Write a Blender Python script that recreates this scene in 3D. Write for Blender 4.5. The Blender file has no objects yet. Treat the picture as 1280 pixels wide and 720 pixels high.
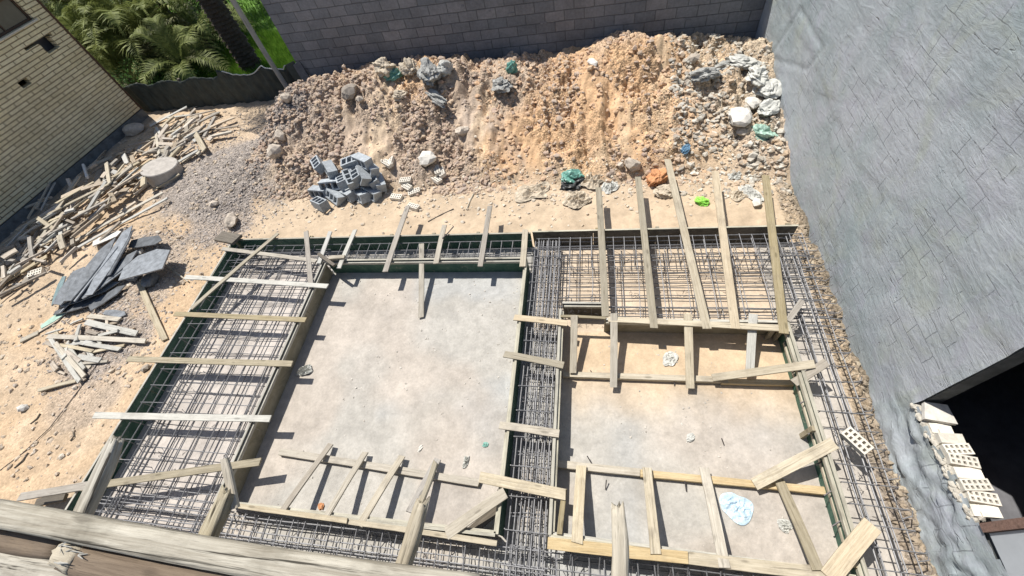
import bpy, math, random
import numpy as np
from mathutils import Vector, Matrix

# ------------------------------------------------------------------ camera, sky, sun, exposure
sc = bpy.context.scene
COL = sc.collection
PITCH, YAW, ROLL, FPX, CAMH = math.radians(35.571), math.radians(18.445), math.radians(-15.090), 520.77, 7.0
def _rx(a): return np.array([[1,0,0],[0,math.cos(a),-math.sin(a)],[0,math.sin(a),math.cos(a)]])
def _rz(a): return np.array([[math.cos(a),-math.sin(a),0],[math.sin(a),math.cos(a),0],[0,0,1]])
ROT = _rz(YAW) @ _rx(PITCH) @ _rz(ROLL)
CAM = np.array([0, 0, CAMH])
cd = bpy.data.cameras.new('camera'); cam = bpy.data.objects.new('camera', cd); COL.objects.link(cam)
cd.sensor_width = 36; cd.lens = FPX / 1280 * 36; cd.clip_start = .05; cd.clip_end = 1500
cam.matrix_world = Matrix.Translation(CAM) @ Matrix(ROT.tolist()).to_4x4()
sc.camera = cam
SUNV = Vector((-.40, .30, 1.0)).normalized()
world = bpy.data.worlds.new('World'); sc.world = world; world.use_nodes = True
wn = world.node_tree.nodes; wl = world.node_tree.links
sky = wn.new('ShaderNodeTexSky'); sky.sky_type = 'NISHITA'; sky.sun_disc = False
sky.sun_elevation = math.asin(SUNV.z); sky.sun_rotation = math.atan2(SUNV.x, SUNV.y)
wl.new(sky.outputs[0], wn['Background'].inputs[0]); wn['Background'].inputs[1].default_value = .085
sd = bpy.data.lights.new('sun', 'SUN'); sd.energy = 4.5; sd.angle = math.radians(.5); sd.color = (1, .955, .89)
so = bpy.data.objects.new('sun', sd); COL.objects.link(so); so.rotation_euler = SUNV.to_track_quat('Z', 'Y').to_euler()
so.location = (-8, 6, 20)
sc.view_settings.view_transform = 'Standard'; sc.view_settings.look = 'None'
sc.view_settings.gamma = 1; sc.view_settings.use_curve_mapping = False
sc.view_settings.exposure = .44

R = random.Random(7)
# ------------------------------------------------------------------ noise and terrain height
def _hash(ix, iy, s):
    n = (ix * 374761393 + iy * 668265263 + s * 974634777) & 0xffffffff
    n = ((n ^ (n >> 13)) * 1274126177) & 0xffffffff
    return ((n ^ (n >> 16)) & 0xffff) / 65535.0
def vnoise(x, y, s=0):
    x = np.asarray(x, float); y = np.asarray(y, float)
    ix = np.floor(x).astype(np.int64); iy = np.floor(y).astype(np.int64)
    fx = x - ix; fy = y - iy; fx = fx*fx*(3-2*fx); fy = fy*fy*(3-2*fy)
    a = _hash(ix, iy, s); b = _hash(ix+1, iy, s); c = _hash(ix, iy+1, s); d = _hash(ix+1, iy+1, s)
    return (a*(1-fx)+b*fx)*(1-fy) + (c*(1-fx)+d*fx)*fy
def fbm(x, y, s=0, o=4):
    v = 0; a = .5; t = 0
    for i in range(o):
        v = v + a*vnoise(np.asarray(x)*2**i + 17.3*i, np.asarray(y)*2**i + 5.1*i, s+i); t += a; a *= .55
    return v/t - .5
def _h1(ix, iy, s):
    n = (ix * 374761393 + iy * 668265263 + s * 974634777) & 0xffffffff
    n = ((n ^ (n >> 13)) * 1274126177) & 0xffffffff
    return ((n ^ (n >> 16)) & 0xffff) / 65535.0
def v1(x, y, s=0):
    ix = math.floor(x); iy = math.floor(y); fx = x-ix; fy = y-iy; fx = fx*fx*(3-2*fx); fy = fy*fy*(3-2*fy)
    return (_h1(ix, iy, s)*(1-fx)+_h1(ix+1, iy, s)*fx)*(1-fy) + (_h1(ix, iy+1, s)*(1-fx)+_h1(ix+1, iy+1, s)*fx)*fy
def sstep(a, b, x):
    t = np.clip((x-a)/(b-a), 0, 1); return t*t*(3-2*t)
CX = [-11.5, -10.2, -9.2, -7.9, -6.6, -5.5, -4.2, -2.9, -1.9, -1.0, 0.0, .8, 1.6, 2.6, 3.7, 4.4]
CZ = [0, .10, .55, 1.15, 1.45, 1.55, 1.45, 1.22, 1.15, 1.12, 1.45, 1.58, 1.55, 1.28, 1.05, 1.0]
def pile(x, y):
    crest = np.interp(x, CX, CZ)
    y0 = 7.75 + .45*fbm(x*.7, x*0+3, 5, 3)*2
    s = np.clip((y-y0)/(11.0-y0), 0, 1)
    s = np.where(y > 11, 1 - .22*(y-11), s**.85)
    return crest, s
def rough_mask(x, y):
    return sstep(-.12, .06, fbm(x*.9+.3*y, y*.35, 35, 4) + np.interp(x, [-9, -4.5, -2, 1.6, 2.2, 4.4], [.14, .10, -.02, -.03, .10, .14]))
def height(x, y):
    x = np.asarray(x, float); y = np.asarray(y, float)
    crest, s = pile(x, y)
    h = crest*s
    k = np.clip(crest*s*2.5, 0, 1)
    rg_ = rough_mask(x, y)
    h = h + k*(.50*fbm(x*1.1, y*1.1, 11, 4) - .85*np.abs(fbm(x*1.9, y*.55, 23, 4)) + .14 + rg_*(.26*fbm(x*4.5, y*4.5, 31, 4) + .24*fbm(x*10, y*10, 33, 3)))
    # gravel mounds
    for (mx, my, rx, ry, mh) in ((-10.3, 8.5, 2.0, 1.7, .42), (-8.9, 10.4, 1.0, 1.0, .55), (-12.6, 10.2, 1.7, 1.4, .22), (-14.2, 8.4, 2.3, 2.6, .25), (-12.4, 6.1, 1.5, 1.3, .18)):
        d = ((x-mx)/rx)**2 + ((y-my)/ry)**2
        h = h + mh*np.exp(-d*1.5)*(1+.5*fbm(x*3, y*3, 41, 3))
    # bank of earth at the foot of the right wall
    b = sstep(3.86, 4.3, x)*(1-sstep(6.5, 8, y))
    h = h + b*(.18 + .2*fbm(x*2.5, y*2.5, 51, 4)*2 + .10*fbm(x*10, y*10, 53, 3)) - .16*sstep(4.10, 4.24, x)*(1-sstep(6.5, 8, y))
    build = sstep(-9.2, -8.7, x)*(1-sstep(5.9, 6.4, y))*(1-sstep(3.8, 3.9, x))
    rough = 1-build
    h = h + rough*(.05*fbm(x*.9, y*.9, 61, 3) + .045*fbm(x*4, y*4, 71, 3)) + .012*fbm(x*3, y*3, 81, 3)
    h = h + build*(.006*fbm(x*12, y*12, 83, 2) + .035*np.maximum(0, fbm(x*2.2, y*2.2, 87, 4)-.09))
    return h
def ray(px, py):
    return ROT @ np.array([(px-640)/FPX, -(py-360)/FPX, -1.0])
def at(px, py, z=0.0):
    d = ray(px, py); t = (z-CAMH)/d[2]; return Vector(CAM + d*t)
def aty(px, py, y):
    d = ray(px, py); t = y/d[1]; return Vector(CAM + d*t)
_gx = np.arange(-24, 4.8, .04); _gy = np.arange(-2.0, 14, .04); _H = height(*np.meshgrid(_gx, _gy))
def hz(x, y):
    i = min(max((x+24)/.04, 0), len(_gx)-1.001); j = min(max((y+2)/.04, 0), len(_gy)-1.001); a = int(i); b = int(j); u = i-a; v = j-b
    return float((_H[b, a]*(1-u)+_H[b, a+1]*u)*(1-v)+(_H[b+1, a]*(1-u)+_H[b+1, a+1]*u)*v)
hz1 = hz
def gnd(px, py, dz=0.0):
    z = 0.0
    d = ray(px, py)
    t = 2.0
    while t < 60:                       # march along the sight line until it meets the terrain
        p = CAM + d*t
        if p[2] <= hz(p[0], p[1]) + dz: break
        t += .03
    return Vector(CAM + d*t)

# ------------------------------------------------------------------ object helpers
def link(o, parent=None):
    COL.objects.link(o)
    if parent: o.parent = parent
    return o
def mesh(name, V, F, mat=None, parent=None, smooth=False, mats=None, fm=None):
    me = bpy.data.meshes.new(name)
    me.from_pydata([tuple(v) for v in V], [], [tuple(f) for f in F]); me.update()
    for m in (mats or ([mat] if mat else [])): me.materials.append(m)
    if fm: me.polygons.foreach_set('material_index', fm)
    if smooth: me.polygons.foreach_set('use_smooth', [True]*len(me.polygons))
    return link(bpy.data.objects.new(name, me), parent)
def tag(o, label=None, cat=None, group=None, kind=None):
    if label: o['label'] = label
    if cat: o['category'] = cat
    if group: o['group'] = group
    if kind: o['kind'] = kind
    return o
def empty(name, loc=(0, 0, 0), label=None, cat=None, group=None, rz=0):
    o = bpy.data.objects.new(name, None); link(o); o.location = loc; o.rotation_euler.z = rz
    o.empty_display_size = .1
    return tag(o, label, cat, group)
class MB:
    def __init__(s): s.v = []; s.f = []
    def box(s, a, b):
        (x0, y0, z0), (x1, y1, z1) = a, b; n = len(s.v)
        s.v += [(x0,y0,z0),(x1,y0,z0),(x1,y1,z0),(x0,y1,z0),(x0,y0,z1),(x1,y0,z1),(x1,y1,z1),(x0,y1,z1)]
        s.f += [(n,n+3,n+2,n+1),(n+4,n+5,n+6,n+7),(n,n+1,n+5,n+4),(n+1,n+2,n+6,n+5),(n+2,n+3,n+7,n+6),(n+3,n,n+4,n+7)]
    def tube(s, pts, r, sides=6, closed=False, r2=None):
        pts = [Vector(p) for p in pts]; n0 = len(s.v); N = len(pts)
        for i, p in enumerate(pts):
            a = pts[i-1] if (i > 0 or closed) else p
            b = pts[(i+1) % N] if (i < N-1 or closed) else p
            t = (b-a).normalized()
            up = Vector((0, 0, 1)) if abs(t.z) < .9 else Vector((1, 0, 0))
            u = t.cross(up).normalized(); w = u.cross(t)
            rr = r if r2 is None else r + (r2-r)*i/max(1, N-1)
            for k in range(sides):
                an = 2*math.pi*k/sides
                s.v.append(p + u*math.cos(an)*rr + w*math.sin(an)*rr)
        for i in range(N if closed else N-1):
            for k in range(sides):
                a = n0+i*sides+k; b = n0+i*sides+(k+1) % sides
                c = n0+((i+1) % N)*sides+(k+1) % sides; d = n0+((i+1) % N)*sides+k
                s.f.append((a, d, c, b))
        if not closed:
            s.f.append(tuple(n0+k for k in range(sides)))
            s.f.append(tuple(n0+(N-1)*sides+k for k in reversed(range(sides))))
    def add(s, V, F):
        n = len(s.v); s.v += [tuple(v) for v in V]; s.f += [tuple(i+n for i in f) for f in F]
    def build(s, name, mat, parent=None, smooth=False): return mesh(name, s.v, s.f, mat, parent, smooth)

# ------------------------------------------------------------------ materials
def nmat(name):
    m = bpy.data.materials.new(name); m.use_nodes = True
    nt = m.node_tree; b = nt.nodes['Principled BSDF']; b.inputs['Roughness'].default_value = .9
    b.inputs['Specular IOR Level'].default_value = .25
    return m, nt, b
def ico(sub):
    t = (1+5**.5)/2
    V = [Vector(v).normalized() for v in ((-1,t,0),(1,t,0),(-1,-t,0),(1,-t,0),(0,-1,t),(0,1,t),(0,-1,-t),(0,1,-t),(t,0,-1),(t,0,1),(-t,0,-1),(-t,0,1))]
    F = [(0,11,5),(0,5,1),(0,1,7),(0,7,10),(0,10,11),(1,5,9),(5,11,4),(11,10,2),(10,7,6),(7,1,8),(3,9,4),(3,4,2),(3,2,6),(3,6,8),(3,8,9),(4,9,5),(2,4,11),(6,2,10),(8,6,7),(9,8,1)]
    for _ in range(sub):
        c = {}; NF = []
        def mid(a, b):
            k = (min(a, b), max(a, b))
            if k not in c: V.append(((V[a]+V[b])/2).normalized()); c[k] = len(V)-1
            return c[k]
        for a, b, d in F:
            x, y, z = mid(a, b), mid(b, d), mid(d, a); NF += [(a, x, z), (b, y, x), (d, z, y), (x, y, z)]
        F = NF
    return V, F

class G:
    """tiny node-graph helper"""
    def __init__(s, nt): s.nt = nt
    def n(s, t, **k):
        o = s.nt.nodes.new(t)
        for a, v in k.items(): setattr(o, a, v)
        return o
    def l(s, a, b): s.nt.links.new(a, b)
    def coord(s, kind='Object'): return s.n('ShaderNodeTexCoord').outputs[kind]
    def mapping(s, v, scale=(1, 1, 1), loc=(0, 0, 0), rot=(0, 0, 0)):
        m = s.n('ShaderNodeMapping'); s.l(v, m.inputs[0]); m.inputs['Scale'].default_value = scale
        m.inputs['Location'].default_value = loc; m.inputs['Rotation'].default_value = rot; return m.outputs[0]
    def noise(s, v, sc, det=5, rough=.6, dist=0):
        o = s.n('ShaderNodeTexNoise'); s.l(v, o.inputs['Vector']); o.inputs['Scale'].default_value = sc
        o.inputs['Detail'].default_value = det; o.inputs['Roughness'].default_value = rough; o.inputs['Distortion'].default_value = dist
        return o.outputs['Fac']
    def ramp(s, f, stops):
        r = s.n('ShaderNodeValToRGB'); s.l(f, r.inputs[0]); e = r.color_ramp.elements
        while len(e) < len(stops): e.new(.5)
        for el, (p, c) in zip(e, stops):
            el.position = p; el.color = (c, c, c, 1) if isinstance(c, (int, float)) else (*c, 1)
        return r.outputs[0]
    def mix(s, f, a, b, mode='MIX'):
        m = s.n('ShaderNodeMix', data_type='RGBA', blend_type=mode)
        for sock, v in ((0, f), (6, a), (7, b)):
            if hasattr(v, 'links'): s.l(v, m.inputs[sock])
            else: m.inputs[sock].default_value = v if sock == 0 else ((*v, 1) if len(v) == 3 else v)
        return m.outputs[2]
    def math(s, op, a, b=0.0):
        m = s.n('ShaderNodeMath', operation=op)
        for i, v in enumerate((a, b)):
            if hasattr(v, 'links'): s.l(v, m.inputs[i])
            else: m.inputs[i].default_value = v
        return m.outputs[0]
    def bump(s, h, bsdf, dist=.01, strength=.8):
        b = s.n('ShaderNodeBump'); s.l(h, b.inputs['Height']); b.inputs['Distance'].default_value = dist
        b.inputs['Strength'].default_value = strength; s.l(b.outputs[0], bsdf.inputs['Normal'])
def wood(name, c1, c2, dirt=(.12, .10, .085), dirtamt=.5, vary=.25, crack=.45):
    m, nt, b = nmat(name); g = G(nt)
    co = g.coord(); oi = g.n('ShaderNodeObjectInfo').outputs['Random']
    off = g.n('ShaderNodeVectorMath', operation='ADD'); g.l(co, off.inputs[0])
    cx = g.n('ShaderNodeCombineXYZ'); g.l(g.math('MULTIPLY', oi, 37.0), cx.inputs[0]); g.l(g.math('MULTIPLY', oi, 11.0), cx.inputs[1]); g.l(cx.outputs[0], off.inputs[1])
    v = off.outputs[0]
    grain = g.noise(g.mapping(v, (1.2, 26, 26)), 1.6, 6, .65, .6)
    fine = g.noise(g.mapping(v, (4, 90, 90)), 2.0, 3, .6)
    blot = g.noise(v, 3.2, 5, .65)
    c = g.mix(g.ramp(grain, [(.32, 0), (.68, 1)]), c1, c2)
    c = g.mix(g.math('MULTIPLY', g.ramp(blot, [(.50, 0), (.78, 1)]), dirtamt), c, dirt)
    c = g.mix(g.ramp(fine, [(.30, .55), (.42, 0)]), c, tuple(.45*x for x in c1))
    crk = g.noise(g.mapping(v, (.9, 34, 34)), 1.3, 4, .6, .4)
    c = g.mix(g.math('MULTIPLY', g.ramp(crk, [(.34, 1), (.39, 0)]), crack), c, tuple(.2*x for x in c1))
    kn = g.n('ShaderNodeTexVoronoi'); g.l(g.mapping(v, (2.2, 7, 7)), kn.inputs['Vector']); kn.inputs['Scale'].default_value = 1
    c = g.mix(g.math('MULTIPLY', g.ramp(kn.outputs['Distance'], [(.10, 1), (.17, 0)]), .55), c, tuple(.4*x for x in c1))
    val = g.math('ADD', g.math('MULTIPLY', oi, vary), 1.0-vary*.55)
    hs = g.n('ShaderNodeHueSaturation'); g.l(c, hs.inputs['Color']); g.l(val, hs.inputs['Value'])
    oi2 = g.math('FRACT', g.math('MULTIPLY', oi, 7.31)); g.l(g.math('ADD', g.math('MULTIPLY', oi2, .5), .7), hs.inputs['Saturation'])
    g.l(hs.outputs[0], b.inputs['Base Color'])
    g.bump(g.math('ADD', grain, fine), b, .004, .7)
    return m
def plain(name, c, rough=.8, nscale=12, amt=.35, bumpd=.004, metal=0, spec=.3, vary=.0):
    m, nt, b = nmat(name); g = G(nt); co = g.coord()
    f = g.noise(co, nscale, 6, .65)
    col = g.mix(g.ramp(f, [(.3, 0), (.7, 1)]), tuple(x*(1-amt) for x in c), tuple(min(1, x*(1+amt*.7)) for x in c))
    if vary:
        oi = g.n('ShaderNodeObjectInfo').outputs['Random']
        hs = g.n('ShaderNodeHueSaturation'); g.l(col, hs.inputs['Color']); g.l(g.math('ADD', g.math('MULTIPLY', oi, vary), 1-vary/2), hs.inputs['Value']); col = hs.outputs[0]
    g.l(col, b.inputs['Base Color']); b.inputs['Roughness'].default_value = rough; b.inputs['Metallic'].default_value = metal
    b.inputs['Specular IOR Level'].default_value = spec
    if bumpd: g.bump(g.noise(co, nscale*3, 5, .7), b, bumpd, .7)
    return m
M = {}
M['pale'] = wood('pale weathered timber', (.36, .31, .225), (.53, .475, .37), dirtamt=.5)
M['white'] = wood('bleached timber', (.40, .39, .35), (.53, .52, .47), dirtamt=.35)
M['olive'] = wood('grey brown timber', (.25, .21, .13), (.38, .33, .23), dirtamt=.4)
M['grey'] = wood('silver grey timber', (.27, .24, .20), (.40, .37, .32), dirtamt=.4)
M['dark'] = wood('dark wet timber', (.10, .085, .065), (.18, .155, .12), dirtamt=.5)
M['fresh'] = wood('yellow timber', (.40, .31, .19), (.54, .45, .30), dirtamt=.35)
M['edge'] = wood('pale board edge', (.33, .31, .25), (.50, .48, .40), dirtamt=.55)
M['scrap'] = wood('scrap timber', (.32, .26, .19), (.54, .47, .38), dirtamt=.45, vary=.7)
M['beam'] = wood('thick scaffold timber', (.24, .205, .145), (.50, .46, .36), dirt=(.15, .13, .09), dirtamt=.7, vary=.1, crack=.95)
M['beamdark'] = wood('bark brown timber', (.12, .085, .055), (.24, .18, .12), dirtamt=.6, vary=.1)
def film(name, c, c2):
    m, nt, b = nmat(name); g = G(nt); co = g.coord()
    f = g.noise(g.mapping(co, (1, 3, 1.4)), 3.0, 7, .7, 1.2)
    col = g.mix(g.ramp(f, [(.35, 0), (.62, 1)]), c, c2)
    col = g.mix(g.ramp(g.noise(co, 9, 6, .7, 1), [(.58, 0), (.75, .75)]), col, (.33, .31, .26))
    g.l(col, b.inputs['Base Color']); b.inputs['Roughness'].default_value = .55
    return m
M['filmgreen'] = film('green faced plywood', (.025, .075, .055), (.07, .14, .10))
M['filmdark'] = film('dark faced plywood', (.06, .055, .045), (.13, .12, .10))
M['filmgrey'] = film('slate grey plywood', (.09, .095, .11), (.15, .155, .165))
M['filmbrown'] = film('brown plywood', (.19, .17, .12), (.30, .27, .20))
M['steel'] = plain('rebar steel', (.20, .20, .205), .5, 30, .4, 0, .25, .5, .25)
M['wire'] = plain('tie wire', (.10, .09, .09), .6, 30, .3, 0, .4, .5)
M['block'] = plain('grey concrete block', (.36, .39, .41), .95, 25, .3, .004, vary=.35)
M['brickwhite'] = plain('cream clay brick', (.66, .62, .54), .9, 18, .22, .002, vary=.25)
M['stone'] = plain('pale rubble stone', (.46, .40, .33), .95, 10, .35, .01, vary=.5)
M['stonewhite'] = plain('chalk white rubble', (.66, .63, .57), .95, 10, .25, .008, vary=.2)
M['slate'] = plain('slate grey board', (.20, .215, .23), .8, 7, .45, .004, vary=.9)
M['slatecut'] = plain('pale broken edge', (.33, .33, .33), .9, 20, .3, .003)
M['sack'] = plain('white plastic sack', (.50, .50, .46), .5, 8, .25, .004, spec=.4, vary=.2)
M['sackgreen'] = plain('mint green bag', (.34, .50, .41), .45, 8, .25, .003, spec=.4)
M['teal'] = plain('teal plastic', (.14, .33, .27), .4, 8, .3, .003, spec=.5)
M['lime'] = plain('lime green bag', (.30, .72, .10), .45, 8, .2, .003, spec=.4)
M['black'] = plain('black plastic', (.018, .02, .02), .45, 8, .3, .003, spec=.5)
M['bluebag'] = plain('pale blue bag', (.48, .62, .72), .4, 10, .25, .003, spec=.5)
M['greycloth'] = plain('dusty grey cloth', (.33, .33, .31), .9, 9, .5, .006)
M['tancloth'] = plain('dusty beige sack', (.50, .43, .33), .9, 9, .3, .006)
M['orange'] = plain('orange clay lump', (.55, .27, .13), .9, 9, .3, .006)
M['blue'] = plain('blue plastic scrap', (.10, .20, .30), .5, 9, .4, .003)
M['tarp'] = plain('dark green tarpaulin', (.045, .055, .05), .6, 4, .4, .004, spec=.3)
M['rope'] = plain('white rope', (.6, .6, .56), .8, 20, .2, 0)
M['pvc'] = plain('white plastic pipe', (.7, .7, .68), .4, 20, .1, 0)
M['round'] = plain('grey cement cast', (.42, .39, .35), .95, 8, .25, .003)
M['dirtpale'] = plain('plaster chips', (.60, .58, .53), .95, 20, .2, 0)

# terrain material: soil colour per zone, with some painted shade, as an attribute, grain by noise
def terrain_mat():
    m, nt, b = nmat('soil'); g = G(nt); co = g.coord()
    at_ = g.n('ShaderNodeAttribute', attribute_name='soil').outputs['Color']
    gr = g.n('ShaderNodeAttribute', attribute_name='grit').outputs['Fac']
    n1 = g.noise(co, 1.3, 8, .62, .3); n2 = g.noise(co, 24, 6, .7); n3 = g.noise(co, 6, 7, .7)
    c = g.mix(1.0, at_, g.ramp(n1, [(.3, .80), (.7, 1.16)]), 'MULTIPLY')
    c = g.mix(1.0, c, g.ramp(n3, [(.3, .86), (.7, 1.10)]), 'MULTIPLY')
    c = g.mix(g.math('MULTIPLY', gr, .8), c, g.mix(1.0, c, g.ramp(n2, [(.36, .55), (.50, .95), (.66, 1.35)]), 'MULTIPLY'))
    vo = g.n('ShaderNodeTexVoronoi'); g.l(co, vo.inputs['Vector']); vo.inputs['Scale'].default_value = 26
    vc = g.ramp(g.n('ShaderNodeSeparateColor').outputs[0], [(0, .7), (1, 1.3)])
    sp = nt.nodes[-2] if False else None
    sep = g.n('ShaderNodeSeparateColor'); g.l(vo.outputs['Color'], sep.inputs[0])
    pc = g.ramp(sep.outputs[0], [(0, .62), (.5, 1.0), (1, 1.4)])
    c = g.mix(gr, c, g.mix(1.0, c, pc, 'MULTIPLY'))
    g.l(c, b.inputs['Base Color']); b.inputs['Roughness'].default_value = .97; b.inputs['Specular IOR Level'].default_value = .1
    peb = g.math('MULTIPLY', g.math('SUBTRACT', 1.0, vo.outputs['Distance']), gr)
    k_ = g.math('ADD', g.math('MULTIPLY', gr, .95), .10)
    h = g.math('MULTIPLY', k_, g.math('ADD', g.math('MULTIPLY', n2, .6), g.math('ADD', g.math('MULTIPLY', n3, 1.1), g.math('MULTIPLY', peb, .9))))
    g.bump(h, b, .040, .85)
    return m
def brickmat(name, c1, c2, mortar, bw, rh, axis='x', dist=.006, mort=.012, squash=.0, blot=.25, rough=.92, smooth=.1):
    m, nt, b = nmat(name); g = G(nt); co = g.coord()
    sp = g.n('ShaderNodeSeparateXYZ'); g.l(co, sp.inputs[0])
    wob = g.math('MULTIPLY', g.math('SUBTRACT', g.noise(co, 1.4, 3, .5), .5), rh*.22)
    cm = g.n('ShaderNodeCombineXYZ'); g.l(sp.outputs['X' if axis == 'x' else 'Y'], cm.inputs[0]); g.l(g.math('ADD', sp.outputs['Z'], wob), cm.inputs[1])
    bt = g.n('ShaderNodeTexBrick'); g.l(cm.outputs[0], bt.inputs['Vector'])
    bt.inputs['Scale'].default_value = 1; bt.inputs['Brick Width'].default_value = bw; bt.inputs['Row Height'].default_value = rh
    bt.inputs['Mortar Size'].default_value = mort; bt.inputs['Mortar Smooth'].default_value = smooth; bt.inputs['Bias'].default_value = 0
    bt.inputs['Color1'].default_value = (*c1, 1); bt.inputs['Color2'].default_value = (*c2, 1); bt.inputs['Mortar'].default_value = (*mortar, 1)
    c = g.mix(1.0, bt.outputs['Color'], g.ramp(g.noise(co, .9, 7, .7), [(.3, 1-blot), (.7, 1+blot)]), 'MULTIPLY')
    c = g.mix(1.0, c, g.ramp(g.noise(co, 14, 6, .7), [(.3, .82), (.7, 1.15)]), 'MULTIPLY')
    g.l(c, b.inputs['Base Color']); b.inputs['Roughness'].default_value = rough
    h = g.math('ADD', g.math('MULTIPLY', g.math('SUBTRACT', 1.0, bt.outputs['Fac']), 1.0), g.math('MULTIPLY', g.noise(co, 22, 6, .7), .5))
    g.bump(h, b, dist, .9)
    return m, g, c, bt
M['backwall'] = brickmat('grey block wall', (.175, .185, .20), (.245, .245, .255), (.13, .135, .14), .52, .26, 'x', .014, .012, smooth=.4)[0]
M['yellowbrick'] = brickmat('pale yellow brick', (.68, .59, .38), (.78, .70, .49), (.27, .22, .14), .62, .105, 'x', .014, .013, blot=.2)[0]
M['plinth'] = plain('dark damp plinth', (.16, .17, .17), .9, 5, .4, .01)  # one even dark grey, shared by plinth, roofs and wall core
def plaster_mat():
    m, nt, b = nmat('grey cement plaster'); g = G(nt); co = g.coord()
    sp = g.n('ShaderNodeSeparateXYZ'); g.l(co, sp.inputs[0])
    w = g.math('MULTIPLY', g.math('SUBTRACT', g.noise(co, 3.2, 4, .6), .5), .06)
    cm = g.n('ShaderNodeCombineXYZ'); g.l(g.math('ADD', sp.outputs['Y'], w), cm.inputs[0]); g.l(g.math('ADD', sp.outputs['Z'], w), cm.inputs[1])
    bt = g.n('ShaderNodeTexBrick'); g.l(cm.outputs[0], bt.inputs['Vector'])
    bt.inputs['Scale'].default_value = 1; bt.inputs['Brick Width'].default_value = .46; bt.inputs['Row Height'].default_value = .235
    bt.inputs['Mortar Size'].default_value = .007; bt.inputs['Mortar Smooth'].default_value = .35
    mask = g.math('MULTIPLY', bt.outputs['Fac'], g.ramp(g.noise(co, 1.1, 5, .65), [(.50, 0), (.56, 1)]))
    big = g.noise(co, .55, 6, .6, .8)
    c = g.mix(g.ramp(big, [(.35, 0), (.65, 1)]), (.29, .34, .35), (.39, .415, .44))
    c = g.mix(g.ramp(g.noise(co, .8, 6, .65, 1.5), [(.52, 0), (.68, .6)]), c, (.37, .405, .36))
    st = g.noise(g.mapping(co, (1, 1.1, 5), rot=(.6, 0, 0)), 1.8, 7, .7, 1.2)
    c = g.mix(1.0, c, g.ramp(st, [(.3, .86), (.7, 1.12)]), 'MULTIPLY')
    c = g.mix(1.0, c, g.ramp(g.noise(co, 17, 6, .75), [(.3, .90), (.7, 1.08)]), 'MULTIPLY')
    c = g.mix(g.math('MULTIPLY', mask, .55), c, (.12, .13, .14))
    c = g.mix(g.ramp(g.noise(g.mapping(co, (1, 1, .8)), 1.6, 5, .7, 1.0), [(.5, 0), (.66, .5)]), c, (.36, .365, .42))
    c = g.mix(g.ramp(g.noise(g.mapping(co, (1, 2.6, 1.1), rot=(.5, 0, 0)), 3.4, 6, .7, 2.0), [(.60, 0), (.70, .5)]), c, (.22, .24, .25))
    lr = g.noise(g.mapping(co, (1, .35, 3.2), rot=(.25, 0, 0)), 1.5, 3, .5, .4)
    ck = g.math('MULTIPLY', g.ramp(g.math('ABSOLUTE', g.math('SUBTRACT', lr, .5)), [(.003, 1), (.008, 0)]), g.ramp(g.noise(co, 1.9, 4, .6), [(.56, 0), (.62, 1)]))
    c = g.mix(g.math('MULTIPLY', ck, .25), c, (.16, .17, .18))
    g.l(c, b.inputs['Base Color']); b.inputs['Roughness'].default_value = .8
    h = g.math('ADD', g.math('MULTIPLY', st, .9), g.math('MULTIPLY', g.noise(co, 4, 6, .62, .6), 1.0))
    h = g.math('SUBTRACT', h, g.math('MULTIPLY', g.math('ADD', mask, ck), .8))
    g.bump(h, b, .022, .7)
    return m
M['plaster'] = plaster_mat()
M['smoothgrey'] = plain('smooth light grey render', (.46, .49, .52), .6, 3, .08, .001)
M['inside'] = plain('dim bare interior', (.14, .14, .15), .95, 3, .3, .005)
M['soil'] = terrain_mat()
M['sillmortar'] = plain('crumbling pale mortar', (.46, .43, .37), .95, 20, .35, .006)

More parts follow.
